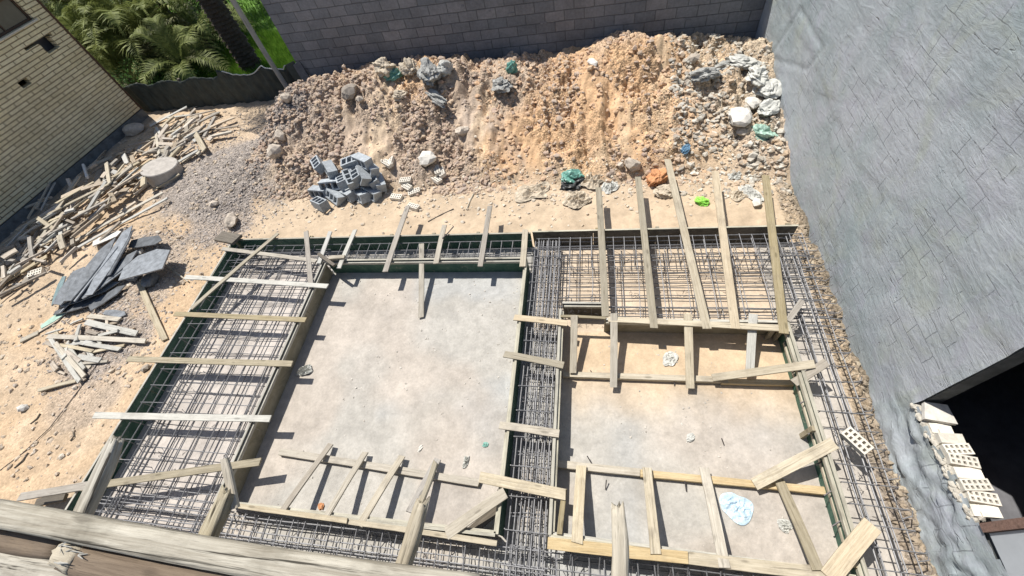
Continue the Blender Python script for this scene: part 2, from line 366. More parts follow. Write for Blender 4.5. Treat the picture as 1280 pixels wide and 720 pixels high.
# ------------------------------------------------------------------ terrain
def mixc(c, w, col): return c*(1-w[..., None]) + np.array(col)*w[..., None]
def soil_colour(x, y):
    z0 = np.zeros(x.shape)
    c = np.zeros(x.shape+(3,)) + np.array((.50, .39, .275))
    big = fbm(x*.35, y*.35, 101, 4); med = fbm(x*1.2, y*1.2, 111, 4)
    grit = np.full(x.shape, .30)
    # orange tint far left and lower left
    c = mixc(c, sstep(-.05, .25, big+.25*med)*.6*(1-sstep(-9, -8.5, x)), (.54, .38, .23))
    # concrete-dusted rooms inside the formwork
    room = sstep(-8.6, -8.4, x)*(1-sstep(5.7, 5.9, y))*(1-sstep(3.85, 4.0, x))
    c = mixc(c, room, (.42, .40, .36))
    g1 = sstep(-.02, .22, fbm(x*.6+4, y*.6, 121, 4)+.02)
    tr_ = np.abs(fbm(x*1.3, y*1.1, 123, 4)); c = mixc(c, room*(1-sstep(.0, .035, tr_))*.30, (.47, .45, .415))
    c = mixc(c, room*g1*.9, (.385, .385, .37))
    pink = room*sstep(.0, .2, fbm(x*.5+9, y*.5+2, 131, 3))*.6
    c = mixc(c, pink, (.45, .39, .33))
    tan = room*sstep(-.7, -.2, x)*sstep(1.9, 3.2, y+.8*med)
    c = mixc(c, np.clip(tan, 0, 1)*.85, (.56, .42, .27))
    strip = room*sstep(3.7, 3.8, y)*sstep(-1.2, -1, x)
    c = mixc(c, strip*.7, (.54, .45, .35)); c = mixc(c, room*sstep(3.22, 3.28, x), (.45, .415, .37)); c = mixc(c, room*(1-sstep(-5.95, -5.85, x)), (.47, .43, .39))
    grit = grit*(1-room) + room*.10
    # flat sandy terrace beyond the far form
    terr = sstep(5.8, 5.95, y)*(1-sstep(7.3, 7.9, y+.5*med))*sstep(-9.5, -8, x)
    c = mixc(c, terr, (.50, .395, .28)); grit = grit*(1-terr*.8)
    # the heap
    crest, s = pile(x, y); k = np.clip(crest*s*4, 0, 1)*sstep(7.2, 7.9, y)
    kc = np.zeros(c.shape) + np.array((.49, .385, .29))
    w = sstep(-.06, .14, fbm(x*.55, y*.35, 141, 4)+np.interp(x, [-9, -5.5, -2.5, -1.2, 2.0, 3.0, 4.2], [-.14, -.10, -.04, .12, .12, -.02, -.15]))
    kc = mixc(kc, w, (.60, .40, .235))
    w = sstep(.05, .22, fbm(x*1.3, y*.5, 151, 4)); kc = mixc(kc, w*.7, (.36, .30, .25))  # dark streaks painted down the heap, standing in for gully shadows
    w = sstep(.02, .2, fbm(x*1.1+7, y*.6, 161, 4)); kc = mixc(kc, w*.6, (.64, .50, .34))
    w = sstep(2.0, 2.6, x)*sstep(8.0, 9.0, y); kc = mixc(kc, w*.45, (.50, .43, .33))
    c = c*(1-k[..., None]) + kc*k[..., None]; grit = grit*(1-k)+k*(.25+.6*rough_mask(x, y))
    # grey gravel
    for (mx, my, rx, ry, a) in ((-10.4, 8.4, 2.2, 1.9, 1), (-8.9, 10.5, 1.1, 1.1, 1), (-9.8, 6.9, 1.2, 1.2, .8), (-11.3, 5.2, 1.5, 1.6, .6), (-11.0, 3.2, 1.3, 1.0, .8), (-10.4, 1.9, 1.1, .7, .4)):
        d = np.sqrt(((x-mx)/rx)**2+((y-my)/ry)**2)+.6*med
        w = (1-sstep(.7, 1.05, d))*a
        c = mixc(c, w, (.36, .315, .275)); grit = grit*(1-w)+w*1.0
    # bank by the wall
    bk = sstep(3.85, 3.98, x)*(1-sstep(7, 8, y))
    c = mixc(c, bk, (.42, .33, .23)); c = mixc(c, bk*sstep(4.12, 4.24, x)*.7, (.16, .14, .11)); c = mixc(c, bk*(1-sstep(1.9, 2.6, y))*.85, (.27, .235, .20)); grit = np.maximum(grit, bk*.9)  # second mix paints shade into the crevice along the wall
    # building's shadow painted into the soil: earth darkened beside the brick wall
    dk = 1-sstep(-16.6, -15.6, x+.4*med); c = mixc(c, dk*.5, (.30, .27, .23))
    return c, np.clip(grit, 0, 1)
def grid(name, xs, ys, mat):
    X, Y = np.meshgrid(xs, ys); Z = height(X, Y)
    nx, ny = len(xs), len(ys)
    V = np.stack([X, Y, Z], -1).reshape(-1, 3)
    i = np.arange((ny-1)*(nx-1)); r = i//(nx-1); q = i % (nx-1); a = r*nx+q
    F = np.stack([a, a+1, a+nx+1, a+nx], 1)
    me = bpy.data.meshes.new(name)
    me.vertices.add(len(V)); me.vertices.foreach_set('co', V.ravel())
    me.loops.add(F.size); me.loops.foreach_set('vertex_index', F.ravel().astype(np.int32))
    me.polygons.add(len(F)); me.polygons.foreach_set('loop_start', np.arange(0, F.size, 4, dtype=np.int32))
    me.update(calc_edges=True); me.polygons.foreach_set('use_smooth', np.ones(len(F), bool))
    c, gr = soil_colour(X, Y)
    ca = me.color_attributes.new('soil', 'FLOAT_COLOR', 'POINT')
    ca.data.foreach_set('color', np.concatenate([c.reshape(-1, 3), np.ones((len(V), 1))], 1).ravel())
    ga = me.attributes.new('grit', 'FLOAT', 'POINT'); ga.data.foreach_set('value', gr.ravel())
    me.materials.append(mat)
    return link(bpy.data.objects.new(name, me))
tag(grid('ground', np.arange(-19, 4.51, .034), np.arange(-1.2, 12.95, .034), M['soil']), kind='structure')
m_out = plain('outlying earth', (.42, .34, .25), .95, 1.5, .3, .02)
tag(mesh('terrain', [(-400, -400, -.12), (400, -400, -.12), (400, 400, -.12), (-400, 400, -.12)], [(0, 1, 2, 3)], m_out), kind='structure')

# ------------------------------------------------------------------ walls
def holed_wall(L, H, T, holes, mb=None):
    """wall from (0,0,0) along +x, thickness along +y, openings (x0,x1,z0,z1)"""
    mb = mb or MB()
    xs = sorted({0, L} | {v for h in holes for v in h[:2] if 0 < v < L}); zs = sorted({0, H} | {v for h in holes for v in h[2:] if 0 < v < H})
    def solid(i, j):
        if i < 0 or j < 0 or i >= len(xs)-1 or j >= len(zs)-1: return False
        cx = (xs[i]+xs[i+1])/2; cz = (zs[j]+zs[j+1])/2
        return not any(h[0] < cx < h[1] and h[2] < cz < h[3] for h in holes)
    for i in range(len(xs)-1):
        for j in range(len(zs)-1):
            if not solid(i, j): continue
            x0, x1, z0, z1 = xs[i], xs[i+1], zs[j], zs[j+1]
            c = [(x0,0,z0),(x1,0,z0),(x1,T,z0),(x0,T,z0),(x0,0,z1),(x1,0,z1),(x1,T,z1),(x0,T,z1)]
            fs = [(0,1,5,4),(2,3,7,6)]
            if not solid(i-1, j): fs.append((3,0,4,7))
            if not solid(i+1, j): fs.append((1,2,6,5))
            if not solid(i, j-1): fs.append((0,3,2,1))
            if not solid(i, j+1): fs.append((4,5,6,7))
            mb.add(c, fs)
    return mb
# back wall of bare grey blocks
bw = empty('block_wall', (-9.0, 12.25, -.1), 'dark grey bare block wall running behind the earth heap', 'wall')
holed_wall(13.35, 3.3, .2, []).build('masonry', M['backwall'], bw)
mb = MB(); mb.box((-.02, -.02, 3.3), (13.37, .22, 3.36)); mb.build('coping', M['plinth'], bw)
mb = MB()
for k in range(34):
    x = R.uniform(.3, 13); z = R.uniform(.8, 3.0); w = R.uniform(.05, .22); mb.add(*(lambda w, x, z, h: ([(x, -.012, z), (x+w, -.014, z+.01), (x+w*.8, -.006, z+h), (x-.01, -.006, z+h*.9), (x, .0, z), (x+w, .0, z+.01), (x+w*.8, .0, z+h), (x-.01, .0, z+h*.9)], [(0,1,2,3),(0,4,5,1),(1,5,6,2),(2,6,7,3),(3,7,4,0)]))(w, x, z, R.uniform(.02, .06)))
mb.build('mortar_smear', plain('mortar smear', (.20, .20, .21), .9, 20, .3, .004), bw)
mb = MB(); mb.box((2.3, -.03, 3.02), (2.75, -.001, 3.08)); mb.build('red_chip', plain('red paint', (.30, .03, .05), .7, 20, .2, 0), bw)

# yellow brick house on the left
Fx, Fy = -16.22, 12.45; Nx, Ny = -17.98, 1.2
LB = math.hypot(Nx-Fx, Ny-Fy)
hb = empty('brick_building', (Fx, Fy, 0), 'pale yellow brick building with a window and small vent, left of the scrap wood', 'building', rz=math.atan2(Ny-Fy, Nx-Fx))
# local +x runs toward the viewer along the facade, facade faces local -y? -> put thickness on the far side
holes = [(.45, 2.1, 3.55-.32, 4.2-.32), (.40, 1.35, 2.76, 2.83), (.50, .92, 2.46, 2.76), (1.95, 2.25, 2.45-.32, 2.62-.32), (4.5, 6.0, 2.9, 3.9)]
def flipy(mb, y0=0):   # facade plane at y=0, body toward -y or +y
    mb.v = [(x, -y, z) for (x, y, z) in mb.v]; mb.f = [tuple(reversed(f)) for f in mb.f]; return mb
w = flipy(holed_wall(LB, 4.1, .25, holes)).build('facade', M['yellowbrick'], hb); w.location.z = .32
mb = MB(); mb.box((-.03, -.28, -.15), (LB, .03, .30)); mb.build('plinth', M['plinth'], hb)
mb = MB(); mb.box((0, -6, 0), (.0+.24, -.252, 4.42)); mb.box((.24, -6, 0), (LB, -5.8, 4.4)); mb.box((LB-.2, -5.8, 0), (LB, -.252, 4.4)); mb.build('side_wall', M['yellowbrick'], hb)
mb = MB(); mb.box((-.04, -6.1, 4.425), (LB+.1, .04, 4.5)); mb.build('roof', M['plinth'], hb)
mb = MB(); mb.box((-.045, -.26, .31), (-.002, .045, 4.4)); mb.build('corner_trim', plain('brown trim', (.10, .06, .04), .8, 9, .3, 0), hb)
for (x0, x1, z0, z1) in ((.45, 2.1, 3.55, 4.2), (4.5, 6.0, 3.22, 4.22)):
    mb = MB(); mb.box((x0-.05, -.2, z0-.045), (x1+.05, .035, z0-.002)); s = mb.build('window_sill', M['brickwhite'], hb)
    mb = MB(); t = .06
    mb.box((x0, -.17, z0), (x0+t, -.11, z1)); mb.box((x1-t, -.17, z0), (x1, -.11, z1)); mb.box((x0+t, -.17, z0), (x1-t, -.11, z0+t)); mb.box((x0+t, -.17, z1-t), (x1-t, -.11, z1)); mb.box(((x0+x1)/2-.02, -.17, z0+t), ((x0+x1)/2+.02, -.11, z1-t))
    f = mb.build('window', plain('dark window frame', (.08, .05, .035), .6, 9, .3, 0), hb)
    mb = MB(); mb.box((x0+t, -.15, z0+t), (x1-t, -.145, z1-t)); mb.build('pane', plain('dull window glass', (.06, .075, .07), .15, 3, .2, 0, spec=.6), f)
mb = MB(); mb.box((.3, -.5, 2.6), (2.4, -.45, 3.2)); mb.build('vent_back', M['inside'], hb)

# plastered building on the right, with the raw opening
WX = 4.28
rb = empty('plastered_building', (WX, 0, 0), 'tall blue grey cement plastered building wall with dark raw opening at right', 'building')
ys = np.arange(-3.0, 12.26, .05); zs = np.arange(-.15, 6.21, .05)
Yg, Zg = np.meshgrid(ys, zs)
seam = np.interp(Yg, [-3, 2, 4.5, 6.2, 8.2, 10.2, 12.3], [2.4, 2.35, 2.2, 1.75, 1.95, 2.0, 2.2])
seam2 = np.interp(Yg, [-3, 3, 5, 6.5, 12.3], [3.6, 3.3, 3.5, 3.1, 3.5])
wob = .12*fbm(Yg*2, Zg*0, 201, 3)*2
D = .030*fbm(Yg*.8, Zg*.8, 211, 4) + .018*fbm(Yg*4, Zg*2.2, 221, 4) + .012*sstep(-.05, .05, Zg-seam-wob) + .006*sstep(-.06, .06, Zg-seam2-wob)
for (y0_, y1_, z0_, z1_) in ((9.0, 10.6, 1.5, 2.3),):
    e = np.minimum(np.minimum(Yg-y0_+.5*(Zg-z0_), y1_-Yg-.5*(Zg-z0_)), np.minimum(Zg-z0_+.4*(Yg-y0_)-.2, z1_-Zg)); D += -.02*np.exp(-(e/.05)**2)
D += .006*np.sign(fbm(Yg*.7+3, Zg*.9, 241, 2))*sstep(0, .05, np.abs(fbm(Yg*.7+3, Zg*.9, 241, 2)))
low = (1-sstep(1.9, 2.9, Yg))*(1-sstep(.75, .95, Zg))
D += low*(.11*np.abs(fbm(Yg*2.2+.8*Zg, Zg*5, 251, 4))+.05*fbm(Yg*8, Zg*8, 253, 3))*1.6
D += .06*sstep(.55, .0, Zg-.35*fbm(Yg*2.5, Yg*0, 231, 3)*2)*(1-sstep(2.2, 3.4, Yg)) + .05*np.abs(fbm(Yg*5, Zg*5, 233, 3))*(1-sstep(.7, 1.3, Zg))*(1-sstep(2.0, 3.0, Yg))*2
Vv = np.stack([-D, Yg, Zg], -1).reshape(-1, 3)
Ff = []; ny_ = len(ys)
for j in range(len(zs)-1):
    for i in range(len(ys)-1):
        yc = ys[i]+.025; zc = zs[j]+.025
        if .88 < yc < 2.37 and .78+.16*max(0, 2.37-yc)/1.5+.05*math.sin(yc*23) < zc < 3.0: continue
        if yc < .86 and zc > .86+.12*math.sin(yc*3): continue
        a = j*ny_+i; Ff.append((a, a+ny_, a+ny_+1, a+1))
mesh('plaster_face', Vv, Ff, M['plaster'], rb, True)
def ywall(x0, x1, y0, y1, z1, holes, name, mat):   # wall in the y-z plane
    mb = holed_wall(y1-y0, z1+.2, x1-x0, [(h[0]-y0, h[1]-y0, h[2]+.2, h[3]+.2) for h in holes])
    mb.v = [(x0+y, y0+x, z-.2) for (x, y, z) in mb.v]; mb.f = [tuple(reversed(f)) for f in mb.f]
    return mb.build(name, mat, rb)
ywall(.05, .25, -3, 12.45, 6.2, [(.92, 2.36, .78, 3.0)], 'wall_core', M['plinth'])
mb = MB(); mb.box((.012, -3, 1.0), (.046, .84, 6.2)); mb.build('smooth_render_panel', M['smoothgrey'], rb)
mb = MB(); mb.box((-.03, .845, .98), (.2, .935, 3.0)); mb.build('opening_post', wood('reddish brown post', (.16, .085, .06), (.26, .15, .11)), rb)
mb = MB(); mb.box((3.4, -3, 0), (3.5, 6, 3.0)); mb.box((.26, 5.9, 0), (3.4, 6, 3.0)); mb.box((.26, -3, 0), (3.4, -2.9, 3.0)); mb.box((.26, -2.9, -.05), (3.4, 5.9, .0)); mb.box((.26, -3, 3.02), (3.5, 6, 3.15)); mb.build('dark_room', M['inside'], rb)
mb = MB(); mb.box((.26, -3, 6.1), (6, 12.45, 6.25)); mb.build('roof', M['plinth'], rb)
mb = MB(); mb.box((5.8, -3, 0), (6, 12.45, 6.09)); mb.box((.26, 12.25, 0), (5.79, 12.45, 6.09)); mb.box((.26, -3, 3.2), (5.79, -2.8, 6.09)); mb.build('outer_wall', M['backwall'], rb)

# ------------------------------------------------------------------ bricks and blocks with holes
def holed_box(L, W, H, nx, ny, rim, web):
    """box centred in x,y standing on z=0, nx by ny holes through it from top to bottom"""
    mb = MB(); hx = (L-2*rim-(nx-1)*web)/nx; hy = (W-2*rim-(ny-1)*web)/ny
    y = -W/2
    for j in range(ny+1):
        t = rim if j in (0, ny) else web
        mb.box((-L/2, y, 0), (L/2, y+t, H)); y += t
        if j < ny:
            x = -L/2
            for i in range(nx+1):
                t2 = rim if i in (0, nx) else web
                mb.box((x, y, .0005), (x+t2, y+hy, H-.0005)); x += t2+hx
            y += hy
    return mb
_bm = holed_box(.44, .21, .21, 3, 1, .032, .03); BLK = _bm.build('concrete_block', M['block']); BLKM = BLK.data; bpy.data.objects.remove(BLK)
# fully solid bricks in the sill (parts of the wall)
_bm = holed_box(.25, .125, .075, 5, 2, .018, .022); BRM = _bm.build('perforated_brick', M['brickwhite']); BRD = BRM.data; bpy.data.objects.remove(BRM)
def basis(xd, up, loc):
    xd = Vector(xd).normalized(); up = Vector(up); yd = up.cross(xd).normalized(); zd = xd.cross(yd)
    return Matrix.Translation(loc) @ Matrix((xd, yd, zd)).transposed().to_4x4()
r_s = random.Random(9)
for i, y in enumerate(np.arange(2.02, .98, -.135)):
    zz = .80+.10*(2.3-y)/1.5
    if i in (2, 3, 5, 6):
        o = link(bpy.data.objects.new('sill_brick', BRD), rb)
        o.location = (.15+r_s.uniform(-.02, .03), y, zz+r_s.uniform(-.02, .03)); o.rotation_euler = (r_s.uniform(-.08, .08), r_s.uniform(-.1, .02), r_s.uniform(-.2, .2)); o.scale = (1.12, 1.05, 1)
    else:
        mb = MB(); mb.box((.02+r_s.uniform(-.02, .02), y-.06, zz-.05), (.26+r_s.uniform(-.04, .04), y+.062, zz+r_s.uniform(.03, .09))); o = mb.build('sill_brick', M['brickwhite'], rb); o.rotation_euler.z = r_s.uniform(-.01, .01)
mb = MB()
for i, y in enumerate(np.arange(2.33, .97, -.035)):
    for j in range(3):
        s_ = r_s.uniform(.03, .06); c_ = Vector((.0+.05*j+r_s.uniform(-.03, .02), y, .775+.10*(2.3-y)/1.5+r_s.uniform(-.02, .02)+.015*j)); mb.add([tuple(c_+Vector((v.x*s_*r_s.uniform(.7, 1.2), v.y*s_*r_s.uniform(.7, 1.3), v.z*s_*.6))) for v in ico(0)[0]], ico(0)[1])
mb.build('sill_mortar', M['sillmortar'], rb)
o = link(bpy.data.objects.new('sill_slab', None), rb); bpy.data.objects.remove(o)
V = [(-.05, 2.12, .90), (.02, 2.34, .92), (.24, 2.30, .95), (.27, 2.06, .93)]
mesh('sill_slab', V+[(x, y, z-.06) for x, y, z in V], [(3, 2, 1, 0), (4, 5, 6, 7), (0, 1, 5, 4), (1, 2, 6, 5), (2, 3, 7, 6), (3, 0, 4, 7)], M['stonewhite'], rb)

BLOCKS = [ # zoomed pixel (origin 360,180, scale 6.4): centre, direction, lift, holes up?
 (245,165,50,100,.05,1,'with its holes up at the back left of the block heap'),(345,205,80,140,.10,0,'lying on its side second from the back left of the heap'),(515,150,100,-20,.10,1,'with its holes up at the back of the block heap'),
 (600,130,60,25,.20,0,'resting high at the far back corner of the block heap'),(655,190,80,60,.12,0,'lying flat at the back right of the block heap'),(600,245,55,130,.24,0,'lying on top in the middle of the block heap'),(545,240,40,110,.22,1,'with its holes up beside the topmost block'),
 (495,275,45,110,.16,1,'with holes up in the middle row of the block heap'),(435,300,40,105,.10,1,'with three clear holes up, left of the middle row'),(335,312,120,-20,.16,0,'bridging the left side of the block heap'),(255,380,110,10,.03,0,'at the far left edge of the block heap'),
 (385,420,120,85,.02,0,'at the near edge of the block heap, sunlit face up'),(262,485,130,75,.01,1,'nearest the formwork, holes facing up'),(690,290,40,110,.06,1,'with holes up at the right side of the heap'),
 (735,305,40,110,.02,0,'outermost on the right side of the block heap'),(670,390,90,45,.02,0,'at the near right corner of the block heap'),(590,415,60,45,.0,0,'tucked under the near right of the heap'),(490,400,90,60,.0,0,'at the bottom under the middle row of the heap')]
def dirvec(px, py, dx, dy, z):
    a = at(px-dx/2, py-dy/2, z); b = at(px+dx/2, py+dy/2, z); return (b-a).normalized()
for n_, (cx, cy, dx, dy, lift, up, lab) in enumerate(BLOCKS):
    px, py = 360+cx/6.4, 180+cy/6.4
    p = gnd(px, py, lift+.1); p = at(px, py, hz(p.x, p.y)+lift+.10); g0 = hz(p.x, p.y)
    xd = dirvec(px, py, dx/6.4, dy/6.4, p.z); xd.z = R.uniform(-.25, .25)
    nrm = Vector((R.uniform(-.3, .3), R.uniform(-.35, .15), 1)) if up else Vector((R.uniform(-.2, .2), -1, R.uniform(.1, .4)))
    o = bpy.data.objects.new('concrete_block', BLKM); link(o)
    mw = basis(xd, nrm, p); zd = mw.to_3x3() @ Vector((0, 0, 1))
    mw.translation = Vector((p.x, p.y, g0+lift+.10)) - zd*.105
    o.matrix_world = mw @ Matrix.Scale(1.16, 4)
    tag(o, 'grey hollow concrete block '+lab, 'block', 'concrete blocks in the heap')
BRK = [(822,147,-20,60,'standing on edge near the concrete block heap'),(795,165,40,20,'lying beside the brick on edge, right of the block heap'),(945,295,90,-5,'pale with dark holes left of the orange clay lump'),(960,350,70,40,'half broken below the orange clay lump'),(1015,390,100,-30,'tilted in front of the orange clay lump'),(870,430,100,10,'alone on sand between block heap and form'),(1005,512,80,20,'at the far end of a crosswise plank'),(1195,215,30,90,'left one of two with rows of holes by the heap foot'),(1240,235,30,100,'right one of two with rows of holes by the heap foot'),(1185,290,90,50,'lying in front of the pair at the heap foot')]
for (cx, cy, dx, dy, lab) in BRK:
    px, py = 360+cx/6.4, 180+cy/6.4; p = gnd(px, py, .03)
    o = bpy.data.objects.new('perforated_brick', BRD); link(o)
    xd = dirvec(px, py, dx/6.4, dy/6.4, p.z); xd.z = R.uniform(-.1, .1)
    o.matrix_world = basis(xd, (R.uniform(-.3, .3), R.uniform(-.4, .1), 1), (p.x, p.y, hz(p.x, p.y)-.005)) @ Matrix.Scale(1.25, 4)
    tag(o, 'cream perforated clay brick '+lab, 'brick', 'loose cream bricks')
p = at(1068, 552, .42); o = bpy.data.objects.new('perforated_brick', BRD); link(o)
o.matrix_world = basis(dirvec(1068, 552, 22, 20, .42), (-.1, -.1, 1), p) @ Matrix.Scale(1.35, 4)
tag(o, 'cream perforated brick resting on the rebar beside the right wall', 'brick', 'loose cream bricks')
for (px, py, dx, dy, lab) in ((48, 342, 25, -8, 'lying below the scrap wood heap at the left edge'), (12, 345, 20, -9, 'half buried at far left below the scrap wood')):
    p = gnd(px, py, .03); o = bpy.data.objects.new('perforated_brick', BRD); link(o)
    o.matrix_world = basis(dirvec(px, py, dx, dy, p.z), (.1, -.2, 1), (p.x, p.y, hz(p.x, p.y))) @ Matrix.Scale(1.5, 4)
    tag(o, 'cream perforated brick '+lab, 'brick', 'loose cream bricks')

# ------------------------------------------------------------------ planks
def plank_mesh(L, W, T, seed, name='plank', mat=None, parent=None, ragged=0, bow=.006):
    r = random.Random(seed); n = max(3, int(L/.22)); V = []; F = []
    w0 = r.uniform(-.04, .04)
    for i in range(n+1):
        s = i/n; x = -L/2+L*s
        dz = bow*math.sin(s*math.pi)*r.choice((1, .8)) ; dw = W/2*(1+w0*(s-.5))+r.uniform(-.002, .002); dy = bow*math.sin(s*3+seed)
        sk = (r.uniform(-ragged, ragged), r.uniform(-ragged, ragged)) if i in (0, n) else (0, 0)
        c = .004
        V += [(x+sk[0], -dw+dy, dz), (x+sk[1], dw+dy, dz), (x+sk[1], dw+dy, T-c+dz), (x+sk[1], dw-c+dy, T+dz), (x+sk[0], -dw+c+dy, T+dz), (x+sk[0], -dw+dy, T-c+dz)]
        if i:
            a = (i-1)*6; b = i*6
            for k in range(6): F.append((a+k, a+(k+1) % 6, b+(k+1) % 6, b+k))
    F.append((5, 4, 3, 2, 1, 0)); F.append(tuple(n*6+k for k in range(6)))
    o = mesh(name, V, F, mat, parent); o.data.flip_normals() if False else None
    return o
PSEED = [0]
def plank(A, B, W=.12, T=.025, mat='pale', label=None, name='plank', group=None, up=(0, 0, 1), cat='plank', ragged=.012, nails=True):
    """board whose underside centre line runs from A to B"""
    A = Vector(A); B = Vector(B); PSEED[0] += 1
    o = plank_mesh((B-A).length, W, T, PSEED[0], name, M[mat], None, ragged)
    mw = basis(B-A, up, (A+B)/2); o.matrix_world = mw
    if label: tag(o, label, cat, group)
    return o
def pl(px0, py0, z0, px1, py1, z1, **k): return plank(at(px0, py0, z0), at(px1, py1, z1), **k)
ZT = .475   # on top of the forms
CROSS = [
 (232,347,410,358,.11,'white','bleached plank laid across the far end of the left rebar trench, second from its corner'),
 (219,393,383,400,.11,'olive','olive brown plank across the left trench just beyond the diagonal one'),
 (160,449,366,455,.12,'olive','long olive plank across the middle of the left rebar trench'),
 (119,519,338,524,.12,'white','long white plank across the near half of the left rebar trench'),
 (278,311,396,327,.10,'pale','thin pale batten across the far left corner of the trench'),
 (383,290,389,360,.11,'grey','short grey plank running lengthways at the far left corner'),
 (413,290,399,330,.10,'white','first short white plank over the narrow far trench, next to the left corner'),
 (444,288,424,336,.10,'white','second short white plank over the narrow far trench'),
 (510,258,482,340,.12,'grey','long grey plank reaching over the narrow far trench, by a loose brick'),
 (556,282,545,330,.11,'pale','short pale plank in the middle of the narrow far trench'),
 (613,258,600,334,.11,'grey','long weathered plank over the narrow far trench, third from its right end'),
 (657,288,653,334,.12,'pale','short thick plank at the right end of the narrow far trench'),
 (748,235,757,396,.13,'olive','leftmost of five long planks over the wide right rebar mat'),
 (797,222,818,411,.13,'olive','second from left of five long planks over the wide right rebar mat'),
 (834,200,884,411,.14,'pale','middle and palest of five long planks over the wide right rebar mat'),
 (894,215,919,412,.14,'fresh','fourth from left of five long planks, yellowish, over the wide right rebar mat'),
 (957,220,979,417,.14,'olive','rightmost of five long planks over the wide right rebar mat'),
 (643,397,709,405,.12,'fresh','farthest of four short boards across the narrow centre trench'),
 (630,443,704,457,.12,'olive','second short board across the narrow centre trench, brownish'),
 (624,532,699,542,.12,'pale','third short board across the narrow centre trench'),
 (600,597,707,618,.15,'pale','widest and nearest board across the narrow centre trench'),
]
for (a, b, c, d, w, m_, lab) in CROSS:
    pl(a, b, ZT+.003, c, d, ZT+.003, W=w, mat=m_, label=lab, group='boards laid across the formwork')
pl(348,292,ZT+.03, 240,386,ZT+.03, W=.10, mat='olive', label='thin diagonal batten lying over the far left corner planks', group='boards laid across the formwork')
# long grey plank near the bottom left, its two lengths overlapping
pl(27,621,ZT+.0, 120,606,ZT+.004, W=.13, T=.04, mat='grey', label='grey plank end sticking out left of the near trench corner', group='boards laid across the formwork')
pl(105,609,ZT+.01, 326,578,ZT+.01, W=.12, T=.03, mat='olive', label='long grey brown plank slanting across the near end of the left trench', group='boards laid across the formwork')
pl(48,629,.1, 84,622,.1, W=.13, T=.06, mat='dark', label='dark stub of timber beside the near left trench corner')
# planks leaning from the forms down to the ground
G2 = 'braces leaning between form and ground'
pl(527,305,.50, 527,397,.03, W=.11, mat='pale', label='plank leaning down from the narrow far trench onto the slab', group=G2)
LEAN = [(413,556,.10,352,642,.475,.10,'leftmost of four braces in the near left room','grey'),(457,566,.10,407,649,.475,.10,'second from left brace in the near left room','pale'),
 (503,571,.10,449,658,.475,.11,'third brace from left in the near left room','pale'),(548,574,.10,512,640,.40,.12,'rightmost brace in the near left room, behind the split timber','grey'),
 (718,395,.51,716,466,.13,.12,'first brace from left in the far right room, pale','pale'),(767,392,.51,767,484,.13,.12,'second brace from left in the far right room','pale'),
 (859,393,.51,863,485,.13,.13,'third brace from left in the far right room','pale'),(941,392,.51,937,470,.13,.13,'bluish white brace at the right of the far right room','white'),
 (727,583,.13,721,680,.50,.15,'first brace from left in the near right room, widest','pale'),(809,585,.13,819,693,.50,.13,'second brace from left in the near right room','pale'),
 (880,585,.13,905,710,.50,.13,'third brace from left in the near right room','pale'),(973,600,.13,1022,713,.50,.13,'brownish rightmost brace in the near right room','olive'),
 (943,606,.12,1043,553,.50,.16,'wide pale board slanting up onto the right form','pale'),(890,473,.14,1018,455,.50,.13,'long board slanting up to the right form in the far right room','pale'),
 (992,479,.30,1033,453,.55,.12,'short grey offcut slanting over the right form','grey'),(984,401,.46,1003,376,.50,.09,'small grey offcut by the rightmost long plank','grey'),
 (558,667,.475,633,616,.50,.16,'wide board set diagonally at the near end of the centre trench','pale'),(1036,722,.50,1090,656,.52,.20,'broad pale board angled over the near right form corner','fresh')]
for (a, b, z0, c, d, z1, w, lab, m_) in LEAN: pl(a, b, z0, c, d, z1, W=w, mat=m_, label=lab, group=G2, T=.028)
G3 = 'rails lying on the ground inside the rooms'
pl(352,566,.02, 600,604,.02, W=.11, T=.07, mat='pale', label='long rail on the ground of the near left room', group=G3)
pl(704,470,.02, 908,476,.02, W=.10, T=.08, mat='pale', label='left length of rail in the far right room', group=G3)
pl(900,478,.015, 992,480,.015, W=.09, T=.07, mat='fresh', label='right length of rail in the far right room', group=G3)
pl(694,580,.02, 800,592,.02, W=.11, T=.08, mat='pale', label='left length of rail in the near right room', group=G3)
pl(800,592,.018, 1037,616,.018, W=.10, T=.08, mat='fresh', label='long yellow rail across the near right room', group=G3)
pl(579,673,.14, 628,632,.10, W=.14, T=.02, mat='dark', label='dark grey board lying flat below the diagonal board', group=G3)
pl(348,209,.0, 349,208,.0, W=.01, T=.01, mat='grey') if False else None
